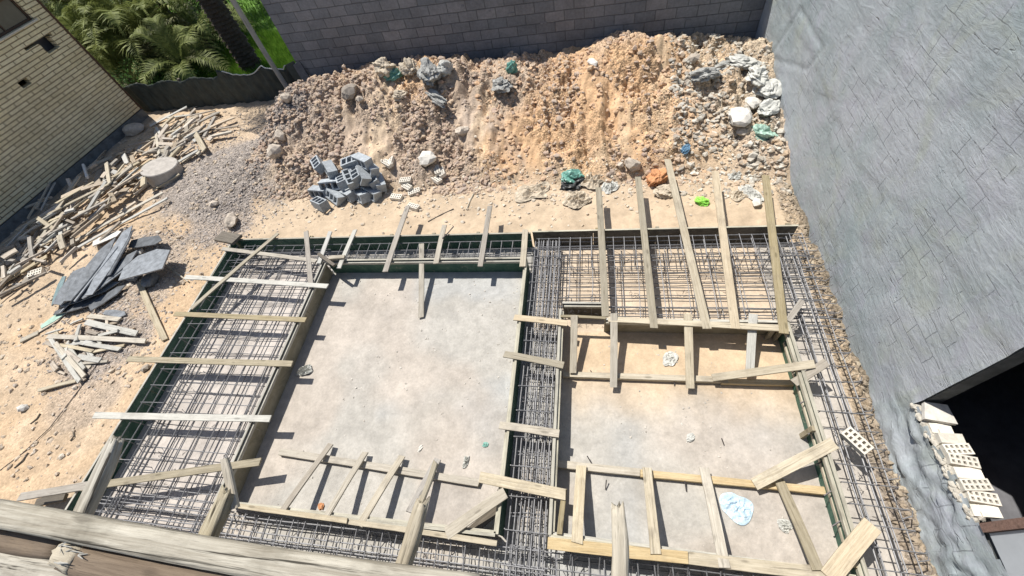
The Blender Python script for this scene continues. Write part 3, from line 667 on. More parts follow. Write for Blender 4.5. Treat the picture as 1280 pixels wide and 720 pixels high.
# thicker timbers stuck up under the high beam
# ------------------------------------------------------------------ formwork panels
def form(name, A, B, H, T, side, mat, label, thick_top=True, studs=True, cat='formwork'):
    """upright shutter from A to B (x,y), height H; thickness T to the left of A->B * side; studs on that outer side"""
    A = Vector((*A, 0)); B = Vector((*B, 0)); d = (B-A); L = d.length; d.normalize()
    o = empty(name, ((A+B)/2), label, cat, 'formwork shutters', math.atan2(d.y, d.x))
    n = max(1, round(L/1.22)); r = random.Random(int(L*100)+int(A.x*10)); x = -L/2
    for i in range(n):
        w = L/n; g = .004; mb = MB(); dz = r.uniform(-.012, .012); oy = r.uniform(-.004, .004)
        y0, y1 = (0, T) if side > 0 else (-T, 0)
        mb.box((x+g, y0+oy, -.02), (x+w-g, y1+oy, H+dz-.02)); mb.build('board', M[mat], o)
        x += w
    # rails on top and foot
    y0, y1 = (T+.006, T+.05) if side > 0 else (-T-.05, -T-.006)
    mb = MB(); mb.box((-L/2+.03, y0, H-.09), (L/2-.03, y1, H-.03)); mb.build('top_rail', M['edge' if thick_top else 'olive'], o)
    ytop0, ytop1 = (-.004, T+.012) if side > 0 else (-T-.012, .004)
    mb = MB(); mb.box((-L/2, ytop0, H-.0), (L/2, ytop1, H+.014)); mb.build('top_strip', M['edge'], o)
    if studs:
        ya, yb = (T+.052, T+.09) if side > 0 else (-T-.09, -T-.052)
        k = max(2, int(L/.9))
        for i in range(k):
            xx = -L/2+.15+(L-.3)*i/(k-1); mb = MB(); mb.box((xx-.035, ya, -.02), (xx+.035, yb, H-.02)); mb.build('stud', M['olive'], o)
    return o
FH = .45
form('shutter', (-8.50, -.35), (-8.50, 5.80), FH, .02, 1, 'filmgreen', 'long dark green shutter along the outer left side of the trench')
form('shutter', (-8.62, 5.83), (-1.23, 5.83), FH, .02, 1, 'filmgreen', 'far shutter behind the narrow trench, dark green, left of the wide mat')
form('shutter', (-1.20, 5.86), (3.86, 5.86), FH, .02, 1, 'filmdark', 'far shutter behind the wide right rebar mat')
form('shutter', (-5.84, .34), (-5.84, 5.16), FH, .025, -1, 'filmbrown', 'brown inner shutter on the right side of the left trench', studs=False)
form('shutter', (-5.78, 5.19), (-1.27, 5.19), FH, .025, -1, 'filmgreen', 'green marbled inner shutter in front of the narrow far trench', studs=False)
form('shutter', (-1.24, .34), (-1.24, 5.15), FH, .022, 1, 'filmgreen', 'left shutter of the narrow centre trench', studs=False)
form('shutter', (-.55, .40), (-.55, 3.98), FH, .03, -1, 'filmbrown', 'right shutter of the narrow centre trench', studs=False)
form('shutter', (-.50, 4.13), (.24, 4.13), FH, .025, -1, 'filmdark', 'short dark shutter notched into the corner of the far right room', studs=False)
form('shutter', (.25, 3.80), (3.14, 3.80), FH, .03, -1, 'filmbrown', 'shutter between the wide rebar mat and the far right room')
form('shutter', (3.24, .30), (3.20, 3.83), FH, .03, 1, 'filmgreen', 'long shutter on the right side of the two right rooms')
form('shutter', (-5.72, .31), (-1.28, .31), FH, .025, 1, 'filmdark', 'near shutter of the left room beside the front rebar', studs=False)
form('shutter', (-.52, .37), (3.10, .30), FH, .025, 1, 'filmdark', 'near shutter of the right rooms beside the front rebar', studs=False)
G4 = 'boards nailed along the top of the forms'
pl(700,396,FH+.017, 757,398,FH+.017, W=.05, T=.03, mat='olive', label='thin batten at the notch in front of the dark short shutter', group=G4)
pl(760,400,FH+.017, 985,411,FH+.017, W=.11, T=.03, mat='pale', label='long pale board along the form top of the far right room', group=G4)
pl(684,679,FH+.017, 860,697,FH+.017, W=.14, T=.03, mat='fresh', label='left length of wide board along the near form top of the right room', group=G4)
pl(860,697,FH+.017, 1030,717,FH+.017, W=.14, T=.03, mat='pale', label='right length of wide board along the near form top of the right room', group=G4)
pl(300,632,FH+.017, 435,652,FH+.017, W=.07, T=.03, mat='pale', label='left length of pale strip along the near form of the left room', group=G4)
pl(437,652,FH+.017, 622,680,FH+.017, W=.07, T=.03, mat='pale', label='right length of pale strip along the near form of the left room', group=G4)
pl(712,622,.02, 703,676,.02, W=.0801, T=.40, mat='dark', label='upright dark bearer beside the near end of the centre trench') if False else None
pl(981,430,.16, 1056,678,.16, W=.07, T=.05, mat='pale', label='pale rail running beside the right shutter on the room side', group=G4)
pl(705,612,.42, 700,668,.42, W=.07, T=.05, mat='olive', label='short batten beside the near end of the centre trench', group=G4)
pl(432,322,.50, 412,324,.50, W=.09, T=.05, mat='pale', label='small block of wood on the corner of the narrow far trench', group=G4)
pl(399,318,.53, 419,333,.53, W=.07, T=.05, mat='dark', label='small dark offcut on the corner of the narrow far trench', group=G4)
o = pl(275,296,.30, 298,301,.50, W=.30, T=.06, mat='dark', label='dark block of timber wedged in the outer far left corner')

# ------------------------------------------------------------------ reinforcement
def cage(name, label, bars, stirrups, rb_=.0098, rs=.0080, ties=()):
    allp = [Vector(p) for b in bars for p in b]
    c = sum(allp, Vector())/len(allp); c.z = 0
    o = empty(name, c, label, 'rebar', 'reinforcement cages')
    for b in bars:
        mb = MB(); mb.tube([Vector(p)-c for p in b], rb_, 5); mb.build('longitudinal_bar', M['steel'], o)
    for s in stirrups:
        mb = MB(); mb.tube([Vector(p)-c for p in s], rs, 5); mb.build('stirrup', M['steel'], o)
    if ties:
        mb = MB()
        for p in ties:
            p = Vector(p)-c
            q = [p+Vector((R.uniform(-.05, .05), R.uniform(-.05, .05), R.uniform(-.01, .05))) for _ in range(4)]
            mb.tube(q, .004, 4)
        t = mb.build('tie_wire', M['wire'], o); t['kind'] = 'stuff'
    return o
def jit(p, a=.006): return (p[0]+R.uniform(-a, a), p[1]+R.uniform(-a, a), p[2]+R.uniform(-a, a))
def line(a, b, n=7, j=.006, sag=.0):
    a = Vector(a); b = Vector(b)
    return [jit(a.lerp(b, i/n), j)[:2]+((a.lerp(b, i/n)).z-sag*math.sin(i/n*math.pi*3)**2,) for i in range(n+1)]
# left wide mat: two layers + ladder cage along the outer shutter
Y0, Y1 = -.3, 5.72
bars = []
for x in np.arange(-7.60, -6.15, .26):
    bars.append(line((x+R.uniform(-.02, .02), Y0, .34), (x+R.uniform(-.03, .03), Y1, .34), 10, .006))
for x in np.arange(-8.0, -5.95, .42): bars.append(line((x, Y0, .07), (x+R.uniform(-.04, .04), Y1, .07), 10, .008))
for x in (-8.36, -8.12, -7.88): bars.append(line((x, Y0, .40), (x, Y1, .40), 10, .004))
for x in (-7.82, -7.76, -7.69, -6.08, -6.0): bars.append(line((x, Y0, .36), (x, Y1, .36), 10, .006))
sts = []
for y in np.arange(-.2, 5.6, .34):
    sts.append([jit(q) for q in ((-8.40, y, .41), (-7.86, y+.01, .41), (-7.86, y, .08), (-8.40, y, .08), (-8.40, y, .40))])
for i, y in enumerate(np.arange(-.1, 5.65, .40)):
    s_ = R.uniform(-.03, .03)
    sts.append([jit(q) for q in ((-7.9, y, .12), (-7.86, y, .33), (-7.0, y+s_, .33), (-5.98, y+s_, .33), (-5.96, y, .12))])
for i, y in enumerate(np.arange(.1, 5.7, .42)):
    sts.append([jit(q) for q in ((-8.3, y, .055), (-7.2, y+R.uniform(-.02, .02), .055), (-5.96, y, .055))])
for y in np.arange(-.25, .5, .10): sts.append([jit(q) for q in ((-8.35, y, .30), (-7.2, y, .30), (-5.9, y, .30))])
for y in np.arange(4.9, 5.7, .12): sts.append([jit(q) for q in ((-8.35, y, .30), (-7.2, y, .30), (-5.9, y, .30))])
ties = [(R.choice((-7.78, -7.7, -6.05, -6.9, -7.3))+R.uniform(-.05, .05), R.uniform(0, 5.6), R.choice((.08, .34))) for _ in range(120)]
cage('rebar_cage', 'wide mat of steel reinforcement in the long left trench', bars, sts[:100], ties=ties)
# narrow far trench
bars = [line((-8.2, y, z), (-1.2, y+R.uniform(-.01, .01), z), 14, .005) for y, z in ((5.30, .36), (5.50, .36), (5.70, .37), (5.34, .07), (5.6, .07))]
bars += [line((-5.7, 5.36, .33), (-1.2, 5.37, .33), 10, .006)]
sts = [[jit(q, .008) for q in ((x, 5.28, .37), (x, 5.71, .37), (x, 5.71, .06), (x, 5.28, .06), (x, 5.28, .36))] for x in np.arange(-5.6, -1.3, .235)]
cage('rebar_cage', 'narrow rebar ladder cage in the far trench', bars, sts, ties=[(R.uniform(-5.5, -1.3), R.choice((5.3, 5.44)), .36) for _ in range(40)])
# centre trench
bars = [line((x, -.25, z), (x+R.uniform(-.01, .01), 5.7, z), 14, .007) for x in (-1.12, -1.04, -.97, -.86, -.78, -.68, -.61) for z in (.07, .355)]
bars += [line((x, -.2, .30), (x+.02, 5.2, .30), 14, .01) for x in (-.92, -.82, -.73)]
sts = []
for y in np.arange(.0, 5.7, .42):
    sts.append([jit(q, .01) for q in ((-1.17, y, .38), (-.58, y, .38), (-.58, y, .05), (-1.17, y, .05), (-1.17, y, .37))])
    for k in (.05, .10):
        sts.append([jit(q, .012) for q in ((-1.12, y+.12+k, .30), (-.86, y+.13+k, .31), (-.62, y+.12+k, .30))])
    sts.append([jit(q, .012) for q in ((-1.12, y+.24, .12), (-.62, y+.25, .12))])
cage('rebar_cage', 'dense bundle of parallel rebar in the narrow centre trench', bars, sts, ties=[(R.uniform(-1.1, -.62), R.uniform(.2, 5.6), .33) for _ in range(120)])
# wide right far mat
bars = []
for y in (3.92, 3.98, 4.12, 4.32, 4.54, 4.78, 4.98, 5.04, 5.20, 5.26, 5.50, 5.70):
    if y > 4.1 or True: bars.append(line((-1.1 if y > 4.08 else .25, y, .31+R.uniform(-.01, .01)), (3.95, y+R.uniform(-.02, .02), .31), 14, .008))
for y in np.arange(4.0, 5.2, .27): bars.append(line((-.45 if y > 4.08 else .25, y, .06), (3.95, y+R.uniform(-.03, .03), .06), 14, .008))
for y in (5.25, 5.50, 5.72): bars.append(line((-1.1, y, .40), (3.9, y, .40), 14, .004))
sts = []
for x in np.arange(-1.05, 3.9, .215):
    y0 = 5.22; sts.append([jit(q, .008) for q in ((x, y0, .41), (x, 5.73, .41), (x, 5.73, .08), (x, y0, .08), (x, y0, .40))])
for x in np.arange(-.4, 3.85, .43):
    y0 = 3.9 if x > .25 else 4.1
    sts.append([jit(q, .01) for q in ((x, y0, .06), (x, y0, .32), (x+.02, 4.6, .33), (x, 5.7, .33))])
    sts.append([jit(q, .01) for q in ((x+.18, y0, .05), (x+.18, 5.7, .05))])
    for yy in (y0+.12, 4.95):
        sts.append([jit(q, .012) for q in ((x+.08, yy, .06), (x+.06, yy+.02, .38), (x+.01, yy+.06, .40), (x-.03, yy+.02, .36))])
for x in (-1.0, -.94, -.88, -.82, -.76, -.7): sts.append([jit(q) for q in ((x, 3.9, .36), (x, 5.7, .36))])
cage('rebar_cage', 'wide mat of steel reinforcement in the far right trench under five planks', bars, sts[:100], ties=[(R.uniform(-.9, 3.8), R.choice((3.98, 4.33, 4.77, 5.0, 5.2)), R.uniform(.3, .36)) for _ in range(140)])
# right trench
bars = []
for x in (3.42, 3.48, 3.64, 3.71, 3.86): bars.append(line((x, -.4, .36), (x+.0, 5.7, .36), 14, .008))
for x in (3.40, 3.62, 3.84): bars.append(line((x, -.4, .07), (x, 5.7, .07), 14, .008))
sts = []
for y in np.arange(-.3, 5.7, .24):
    o_ = R.uniform(-.03, .03)
    sts.append([jit(q, .015) for q in ((3.30, y, .05), (3.29, y, .375), (3.97+o_, y-.02, .375), (3.98+o_, y-.02, .10))])
for y in np.arange(3.6, 5.7, .16): sts.append([jit(q, .02) for q in ((3.3, y, .33), (3.7, y+.02, .34), (4.02, y-.05, .38), (4.08, y-.02, .45))])
for y in np.arange(.1, 3.6, .45): sts.append([jit(q, .01) for q in ((3.86, y, .38), (3.97, y+.03, .39), (4.02, y+.10, .36))])
cage('rebar_cage', 'long rebar cage squeezed beside the earth bank at the right wall', bars, sts, ties=[(R.uniform(3.35, 3.95), R.uniform(0, 5.6), .36) for _ in range(110)])
# front strip
bars = [line((-8.3, y, z), (3.9, y, z), 26, .006) for y, z in ((-.30, .34), (-.05, .34), (.02, .34), (.20, .34), (-.1, .07), (.15, .07))]
sts = []
for x in np.arange(-5.9, 3.3, .21):
    sts.append([jit(q, .012) for q in ((x, .24, .36), (x+.02, -.32, .36), (x+.02, -.32, .06), (x, .24, .06), (x, .24, .35))])
for x in np.arange(-5.8, 3.2, .37): sts.append([jit(q, .015) for q in ((x, .22, .42), (x, .1, .30), (x+.04, -.1, .31))])
cage('rebar_cage', 'front rebar cage running along the near trench below the high beam', bars, sts, ties=[(R.uniform(-5.9, 3.3), R.uniform(-.3, .2), .34) for _ in range(120)])
# loose rod and wires lying around
def rod(pts, r, label, name='steel_rod', mat='wire', group=None):
    mb = MB(); P_ = [Vector(p) for p in pts]; c = P_[0].copy(); mb.tube([p-c for p in P_], r, 5)
    o = mb.build(name, M[mat]); o.location = c; return tag(o, label, 'rod' if 'rod' in name else 'wire', group)
rod([gnd(x, y, .03) for x, y in ((0, 588), (30, 565), (62, 535), (85, 505), (108, 475), (135, 435))], .008, 'long thin wire lying across the sandy ground at far left', 'wire')
rod([gnd(x, y, .03) for x, y in ((535, 277), (550, 269), (567, 261))], .012, 'short thin rod on the sand beyond the far trench')
rod([gnd(583, 262, .02), gnd(588, 250, .02), gnd(592, 242, .02)], .018, 'small pale stick on the sand beyond the far trench', 'stick', 'pale')['category'] = 'stick'
rod([at(567, 283, .5), at(560, 291, .50), at(553, 298, .52)], .014, 'dark bent rod lying over the narrow far trench')
for (a, b, c, d, t_) in ((38, 530, 50, 517, 'short'), (88, 551, 92, 540, 'tiny'), (18, 585, 35, 566, 'curved')):
    rod([gnd(a, b, .02), gnd((a+c)/2+2, (b+d)/2, .03), gnd(c, d, .02)], .014, f'{t_} dark twig lying on the sand at left, near the bottom', 'twig', 'dark')['category'] = 'twig'
for (a, b, c, d, t_) in ((902, 548, 905, 556, 'near the centre of the right slab'), (734, 570, 740, 580, 'by the rail of the near right room'), (856, 601, 858, 614, 'below the rail of the near right room'), (738, 463, 745, 473, 'against the rail in the far right room'), (843, 470, 843, 482, 'sticking up through the rail in the far right room'), (758, 600, 757, 612, 'beside the first brace in the near right room')):
    rod([at(a, b, .10), at(c, d, .02)], .009, 'short bent wire pin '+t_, 'wire')
for i in range(7):
    t_ = i/6; px = 985+60*t_; py = 425+ 230*t_
    rod([at(px-5, py+3, .30), at(px+6, py-4, .34), at(px+10, py-3, .30)], .010, 'short steel pin poking through the long right shutter, '+('first','second','third','fourth','fifth','sixth','seventh')[i]+' from its far end', 'steel_rod', 'wire', 'pins through the right shutter')

# ------------------------------------------------------------------ high timber beams at the viewer's edge
def log(A, B, ry, rz_, mat, label, name='timber_beam', seed=1, broken=0, parent=None, squareness=.35, cat='beam', bend=.01):
    A = Vector(A); B = Vector(B); L = (B-A).length; r = random.Random(seed); n = max(8, int(L/.06)); S = 20; V = []; F = []
    ph = [r.uniform(0, 6) for _ in range(5)]
    for i in range(n+1):
        s = i/n; x = -L/2+L*s
        by = bend*math.sin(s*5+ph[0]); bz = bend*math.sin(s*4+ph[1])
        for k in range(S):
            a = 2*math.pi*k/S
            q = (abs(math.cos(a))**(2/(1/squareness))*1, 0)
            e = 2+4*(1-squareness)
            rr = (abs(math.cos(a))**e+abs(math.sin(a))**e)**(-1/e)
            rr *= 1+.03*math.sin(3*a+ph[2]+s*4)+.018*math.sin(7*a+ph[3]+s*9)+r.uniform(-.010, .010)
            ex = 0
            if broken and i in (0,) : ex = r.uniform(-1, 1)*broken
            if broken and i < 3: rr *= .78+.08*i
            V.append((x+ex, by+ry*rr*math.cos(a), bz+rz_*rr*math.sin(a)))
    for i in range(n):
        for k in range(S): F.append((i*S+k, i*S+(k+1) % S, (i+1)*S+(k+1) % S, (i+1)*S+k))
    cI = len(V); V.append((-L/2+(broken*.6 if broken else 0), 0, 0)); V.append((L/2, 0, 0))
    for k in range(S): F.append((cI, (k+1) % S, k)); F.append((cI+1, n*S+k, n*S+(k+1) % S))
    o = mesh(name, V, F, M[mat], parent, True); o.matrix_world = basis(B-A, (0, 0, 1), (A+B)/2)
    return tag(o, label, cat) if label else o
ZB = 5.2
log(at(-60, 636, ZB), at(600, 742, ZB), .055, .05, 'beam', 'long thick sawn timber beam crossing the lower left foreground', seed=3, squareness=.07)
log(at(-60, 660, ZB-.13), at(84, 684, ZB-.13), .05, .06, 'beamdark', 'dark shaded timber under the top beam at the left edge', seed=4, squareness=.2)  # bark brown used here to paint the shade below the top beam
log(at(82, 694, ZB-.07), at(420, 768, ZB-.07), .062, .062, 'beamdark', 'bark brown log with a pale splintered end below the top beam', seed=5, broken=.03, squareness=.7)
log(at(276, 722, ZB-.04), at(430, 760, ZB-.04), .03, .05, 'white', 'pale splintered timber end at the bottom edge, right of the broken log', seed=6, broken=.03, squareness=.6)
log(at(-60, 690, ZB-.12), at(110, 722, ZB-.12), .05, .03, 'beam', 'pale plank edge lowest in the left foreground stack', seed=7, squareness=.1)
log(at(77, 692, ZB-.065), at(104, 699, ZB-.065),   .052, .054, 'pale', None, 'broken_end', 15, .02, None, .7)
# splinters on the broken log
mb = MB(); P0 = at(80, 692, ZB-.02)
for k in range(12):
    a = P0+Vector((R.uniform(-.02, .10), R.uniform(-.05, .05), R.uniform(-.03, .05))); b = a+Vector((R.uniform(.02, .09), R.uniform(-.02, .03), R.uniform(-.01, .02)))
    mb.tube([a, b], R.uniform(.002, .006), 4, r2=.001)
splog = bpy.data.objects['timber_beam.002'] if 'timber_beam.002' in bpy.data.objects else None
if splog:
    inv = splog.matrix_world.inverted(); mb.v = [tuple(inv @ Vector(v)) for v in mb.v]
    mb.build('splinters', M['white'], splog)
    be = bpy.data.objects['broken_end']; mw = be.matrix_world.copy(); be.parent = splog; be.matrix_parent_inverse = inv; be.matrix_world = mw
STUB = [(132,548,158,552,100,655,.036,'square sawn timber end standing out from the beam at far left','beam'),(275,612,293,612,255,690,.036,'rough knotty timber end beside the near corner of the left room','beam'),
        (520,628,538,622,500,720,.030,'split timber end sticking out in the middle foreground','pale'),(773,632,773,632,775,745,.030,'pale splintered timber end right of the centre trench','pale')]
for i, (x0, y0, x2, y2, x1, y1, r_, lab, m_) in enumerate(STUB):
    A = at((x0+x2)/2, (y0+y2)/2, ZB-.02); B = at(x1, y1, ZB-.12)
    log(A, B, r_, r_*.9, m_, lab, 'timber_end', 20+i, .02, squareness=.15 if i == 0 else .35, bend=.004)
pl(283,570,5.2, 294,632,5.12, W=.035, T=.02, mat='pale', label='thin upright slat beside the knotty timber end')
pl(545,578,5.18, 522,640,5.16, W=.022, T=.012, mat='olive', label='thin mossy slat above the split timber end')
# own building below the viewer, out of the picture
ob = empty('block_building', (-9, -.75, 0), 'plain block building under the viewpoint carrying the timber beams', 'building')
holed_wall(14, 4.95, .2, []).build('masonry', M['backwall'], ob).location.y = -.2
mb = MB(); mb.box((0, -5, 4.955), (14, 0, 5.05)); mb.build('roof', M['plinth'], ob)

# ------------------------------------------------------------------ stones and crumpled rubbish
IC0, IC1, IC3 = ico(0), ico(1), ico(3)
def n3(x, y, z, s): return v1(x+z*1.7, y-z*1.3, s)+v1(y+x*.6, z+x*.9, s+9)-1
def rock_obj(name, p, size, mat, label, cat, seed, group=None, flat=.6, sub=IC1, sink=.3):
    r = random.Random(seed); V = []
    for v in sub[0]:
        k = 1+.35*n3(v.x*1.6, v.y*1.6, v.z*1.6, seed)+.10*n3(v.x*4, v.y*4, v.z*4, seed+3)+r.uniform(-.06, .06)
        V.append((v.x*k*size[0], v.y*k*size[1], v.z*k*size[2]))
    o = mesh(name, V, sub[1], M[mat]); o.location = (p[0], p[1], hz(p[0], p[1])+size[2]*(1-sink)); o.rotation_euler.z = r.uniform(0, 6)
    return tag(o, label, cat, group)
def crumple(name, px, py, size, mat, label, cat='bag', seed=1, amp=.45, z=None, rot=None, lift=0):
    """a creased bag or cloth: a sphere folded by ridged noise, flattened onto the ground"""
    r = random.Random(seed); V = []; a, b, c = size
    p = gnd(px, py, c*.6) if z is None else at(px, py, z)
    for v in IC3[0]:
        q = n3(v.x*2.1, v.y*2.1, v.z*2.1, seed); rd = 1-abs(n3(v.x*3.7+5, v.y*3.7, v.z*3.7, seed+5))*2.2; rd2 = 1-abs(n3(v.x*7+5, v.y*7, v.z*7, seed+8))*2
        k = .8+amp*q+.34*amp*rd+.16*amp*rd2
        zz = v.z*k*c
        V.append((v.x*k*a, v.y*k*b, max(zz, -c*.45)))
    o = mesh(name, V, IC3[1], M[mat]); g0 = hz(p.x, p.y) if z is None else z
    o.location = (p.x, p.y, g0+c*.35+lift); o.rotation_euler.z = r.uniform(0, 6) if rot is None else rot
    return tag(o, label, cat)
RUB = [(492,92,.26,.18,.16,'teal','teal and white plastic rubbish on the left end of the heap crest','plastic_rubbish'),
 (480,82,.34,.25,.22,'tancloth','beige crumpled wrapping behind the teal rubbish on the crest','plastic_rubbish'),(510,83,.28,.22,.24,'tancloth','beige bundle right of the teal rubbish on the crest','cloth_bundle'),
 (536,90,.30,.42,.28,'greycloth','large grey rag draped over the heap crest','rag'),(543,122,.16,.55,.16,'greycloth','long grey rag hanging down the slope of the heap','rag'),(556,84,.24,.2,.2,'sack','dusty white plastic wad right of the grey rag','plastic_rubbish'),
 (626,104,.34,.22,.18,'greycloth','grey green sheet half buried near the heap crest','rag'),(640,84,.16,.14,.18,'teal','small teal plastic piece on the crest beside the wall','plastic_rubbish'),(629,104,.12,.3,.08,'black','black hollow plastic under the grey green sheet','plastic_rubbish'),
 (714,222,.26,.20,.16,'teal','teal sheet of plastic at the foot of the heap','plastic_rubbish'),(716,228,.32,.20,.12,'black','black plastic tub under the teal sheet at heap foot','plastic_rubbish'),
 (740,228,.30,.34,.14,'tancloth','large beige crumpled sack right of the teal sheet','sack'),(722,250,.32,.26,.14,'tancloth','beige sack with a dark mouth near the first long plank','sack'),(666,240,.42,.26,.10,'tancloth','flat beige sheet of torn paper left of the teal sheet','sack'),
 (762,234,.26,.18,.10,'sack','thin white plastic film right of the first long plank','plastic_rubbish'),(822,222,.22,.3,.18,'orange','orange clay lump beside the middle long plank','clay_lump'),(833,238,.30,.2,.12,'tancloth','beige cut open container beside the middle long plank','container'),
 (878,251,.16,.12,.09,'lime','bright lime green bag between the long planks','plastic_bag'),(857,186,.14,.10,.08,'blue','small dark blue plastic scrap on the lower heap slope','plastic_rubbish'),
 (952,166,.26,.28,.20,'sackgreen','mint green plastic bag against the right wall','plastic_bag'),(930,78,.36,.2,.14,'sack','white crumpled sack at the top of the heap by the wall','sack'),(948,92,.3,.22,.16,'sack','second white sack below the top one by the right wall','sack'),
 (960,112,.26,.26,.16,'sack','third white sack down the right wall','sack'),(962,135,.24,.24,.15,'sack','fourth white sack, just above the mint green bag','sack'),(905,82,.3,.18,.1,'greycloth','grey torn sacking on the heap crest near the wall','rag'),
 (880,92,.36,.22,.14,'greycloth','dark grey torn sacking left of the white sacks','rag'),(918,220,.20,.12,.08,'sack','small white wad between fourth and fifth long plank','plastic_rubbish'),(940,243,.28,.14,.08,'sack','white plastic strip near the rightmost long plank','plastic_rubbish'),(922,244,.2,.14,.07,'tancloth','beige rag beside the white strip near the planks','rag'),
 (920,634,.17,.20,.02,'bluebag','pale blue plastic bag on the floor of the near right room','plastic_bag'),(836,449,.12,.15,.025,'sack','white plastic bag on the floor of the far right room','plastic_bag'),(381,464,.09,.16,.10,'sack','small white plastic bag beside the left inner shutter','plastic_bag'),
 (583,577,.10,.05,.02,'sack','scrap of white film on the slab beside the centre trench','plastic_rubbish'),(607,556,.05,.04,.02,'teal','tiny green bottle cap on the slab beside the centre trench','plastic_rubbish'),(402,633,.06,.05,.03,'orange','small orange lump on the ground between the braces','clay_lump'),
 (863,547,.08,.05,.03,'sack','small white chip in the middle of the right slab','plastic_rubbish'),(979,657,.10,.08,.04,'sack','white film scrap beside the brownish brace','plastic_rubbish'),(525,561,.07,.03,.02,'stonewhite','white chip lying behind the third brace','chip'),
 (500,118,.2,.16,.12,'tancloth','beige lump of cloth below the crest left of the hanging rag','rag')]
def film_sheet(name, px, py, size, mat, label, cat, seed, z=0):
    r = random.Random(seed); p = gnd(px, py, .02); V = [(0, 0, .05)]; F = []; NR, NA = 14, 44
    for i in range(1, NR+1):
        for k in range(NA):
            an = 2*math.pi*k/NA; R_ = (1+.55*n3(math.cos(an)*1.5, math.sin(an)*1.5, 0, seed))*i/NR
            x, y = math.cos(an)*R_*size[0], math.sin(an)*R_*size[1]
            rd = 1-abs(n3(x*9/size[0]*.3, y*9/size[1]*.3, 1, seed+2))*2.4; rd2 = 1-abs(n3(x*20/size[0]*.3, y*20/size[1]*.3, 1, seed+4))*2
            V.append((x, y, .012+max(0, size[2]*(.7*rd+.4*rd2))*(1.1-(i/NR)**2*.8)))
    for k in range(NA): F.append((0, 1+k, 1+(k+1) % NA))
    for i in range(NR-1):
        for k in range(NA): a = 1+i*NA+k; b = 1+i*NA+(k+1) % NA; F.append((a, a+NA, b+NA, b))
    o = mesh(name, V, F, M[mat]); o.location = (p.x, p.y, hz(p.x, p.y)); o.rotation_euler.z = r.uniform(0, 6); return tag(o, label, cat)
for i, (px, py, a, b, c, m_, lab, nm) in enumerate(RUB):
    if (px, py) in ((920,634), (836,449), (979,657), (762,234), (940,243), (666,240), (381,464), (583,577), (722,250), (740,228), (922,244), (918,220)):
        film_sheet(nm, px, py, (a, b, max(.05, c*1.1)), m_, lab, nm.replace('_', ' '), 300+i); continue
    crumple(nm, px, py, (a*1.0, b*1.0, c*1.1), m_, lab, nm.replace('_', ' '), 300+i)
STN = [(925,148,.34,.24,.14,'stonewhite','large white slab of rubble near the top right of the heap'),(938,132,.16,.2,.12,'stonewhite','white block of rubble above the large slab'),(945,255,.12,.1,.08,'stonewhite','small white stone near the rightmost long plank'),
 (927,167,.16,.12,.09,'stone','brown half brick below the large white rubble slab'),(790,208,.20,.16,.14,'stone','brown boulder at the foot of the heap, left of the middle plank'),(776,208,.10,.08,.08,'stone','small brown stone beside the boulder at the heap foot'),
 (437,116,.26,.2,.18,'stone','beige boulder at the top left of the heap'),(450,125,.12,.1,.1,'stone','small stone beneath the boulder at top left of the heap'),(535,200,.24,.2,.16,'stonewhite','pale lump of mortar between the loose bricks'),(578,165,.18,.14,.12,'stone','dark stone halfway down the heap, left of centre'),
 (740,78,.2,.12,.06,'stonewhite','pale flat stone just under the heap crest'),(865,75,.22,.14,.1,'stone','grey stone at the crest right of the highest point'),(290,277,.26,.18,.12,'stone','brown lump of earth beside the outer far left corner'),(268,255,.16,.1,.08,'stone','dark pebble half sunk in the gravel mound'),
 (360,125,.2,.15,.14,'stone','rounded stone by the leaning pole'),(345,190,.22,.2,.18,'stone','brown clod left of the concrete blocks'),(352,172,.2,.16,.14,'stone','dark clod on the left shoulder of the heap'),(388,225,.1,.08,.06,'stone','small stone left of the concrete blocks'),(130,130,.26,.18,.12,'stone','grey stone in the shade below the tarpaulin'),
 (30,510,.12,.1,.07,'stonewhite','white stone alone on the sand at far left'),(20,482,.06,.05,.04,'stone','small dark stone on the sand at far left'),(183,461,.10,.08,.06,'stone','dark stone left of the trench below the olive plank'),(168,345,.2,.16,.14,'slate','dark grey lump beneath the large slate board'),
 (190,352,.22,.18,.14,'slate','second dark grey lump under the large slate board'),(176,315,.1,.08,.06,'stonewhite','white lump of plaster on top of the slate boards')]
for i, (px, py, a, b, c, m_, lab) in enumerate(STN):
    p = gnd(px, py, c*.5); rock_obj('stone', p, (a, b, c), m_, lab, 'stone', 500+i, sub=IC1 if c > .1 else IC0)
rock_obj('stone', gnd(165, 160, .2), (.34, .26, .2), 'stone', 'large grey boulder in the shade at the corner of the brick building', 'stone', 777)

# clods, gravel and chips: nobody could count these
def scatter(name, mat, n, fn, label, cat, smin, smax, seed, power=2.5):
    r = random.Random(seed); V = []; F = []; shapes = []
    for s in range(8):
        shapes.append([Vector(v)*(1+r.uniform(-.42, .42)) for v in IC0[0]])
    k = 0; tries = 0
    while k < n and tries < n*12:
        tries += 1; p = fn(r)
        if p is None: continue
        x, y = p; s = smin+(smax-smin)*r.random()**power
        z = hz1(x, y); a = r.uniform(0, 6.28); ca, sa = math.cos(a)*s, math.sin(a)*s; fz = s*r.uniform(.35, .9); fx = r.uniform(.8, 1.3); n0 = len(V)
        for v in r.choice(shapes): V.append((x+(v.x*ca-v.y*sa)*fx, y+v.x*sa+v.y*ca, z+v.z*fz+fz*.25))
        F += [(a_+n0, b_+n0, c_+n0) for a_, b_, c_ in IC0[1]]; k += 1
    o = mesh(name, V, F, mat); return tag(o, label, cat, kind='stuff')
_D = fbm(*(np.meshgrid(_gx*1.1, _gy*1.1)), 401, 4); _RM = rough_mask(*np.meshgrid(_gx, _gy))
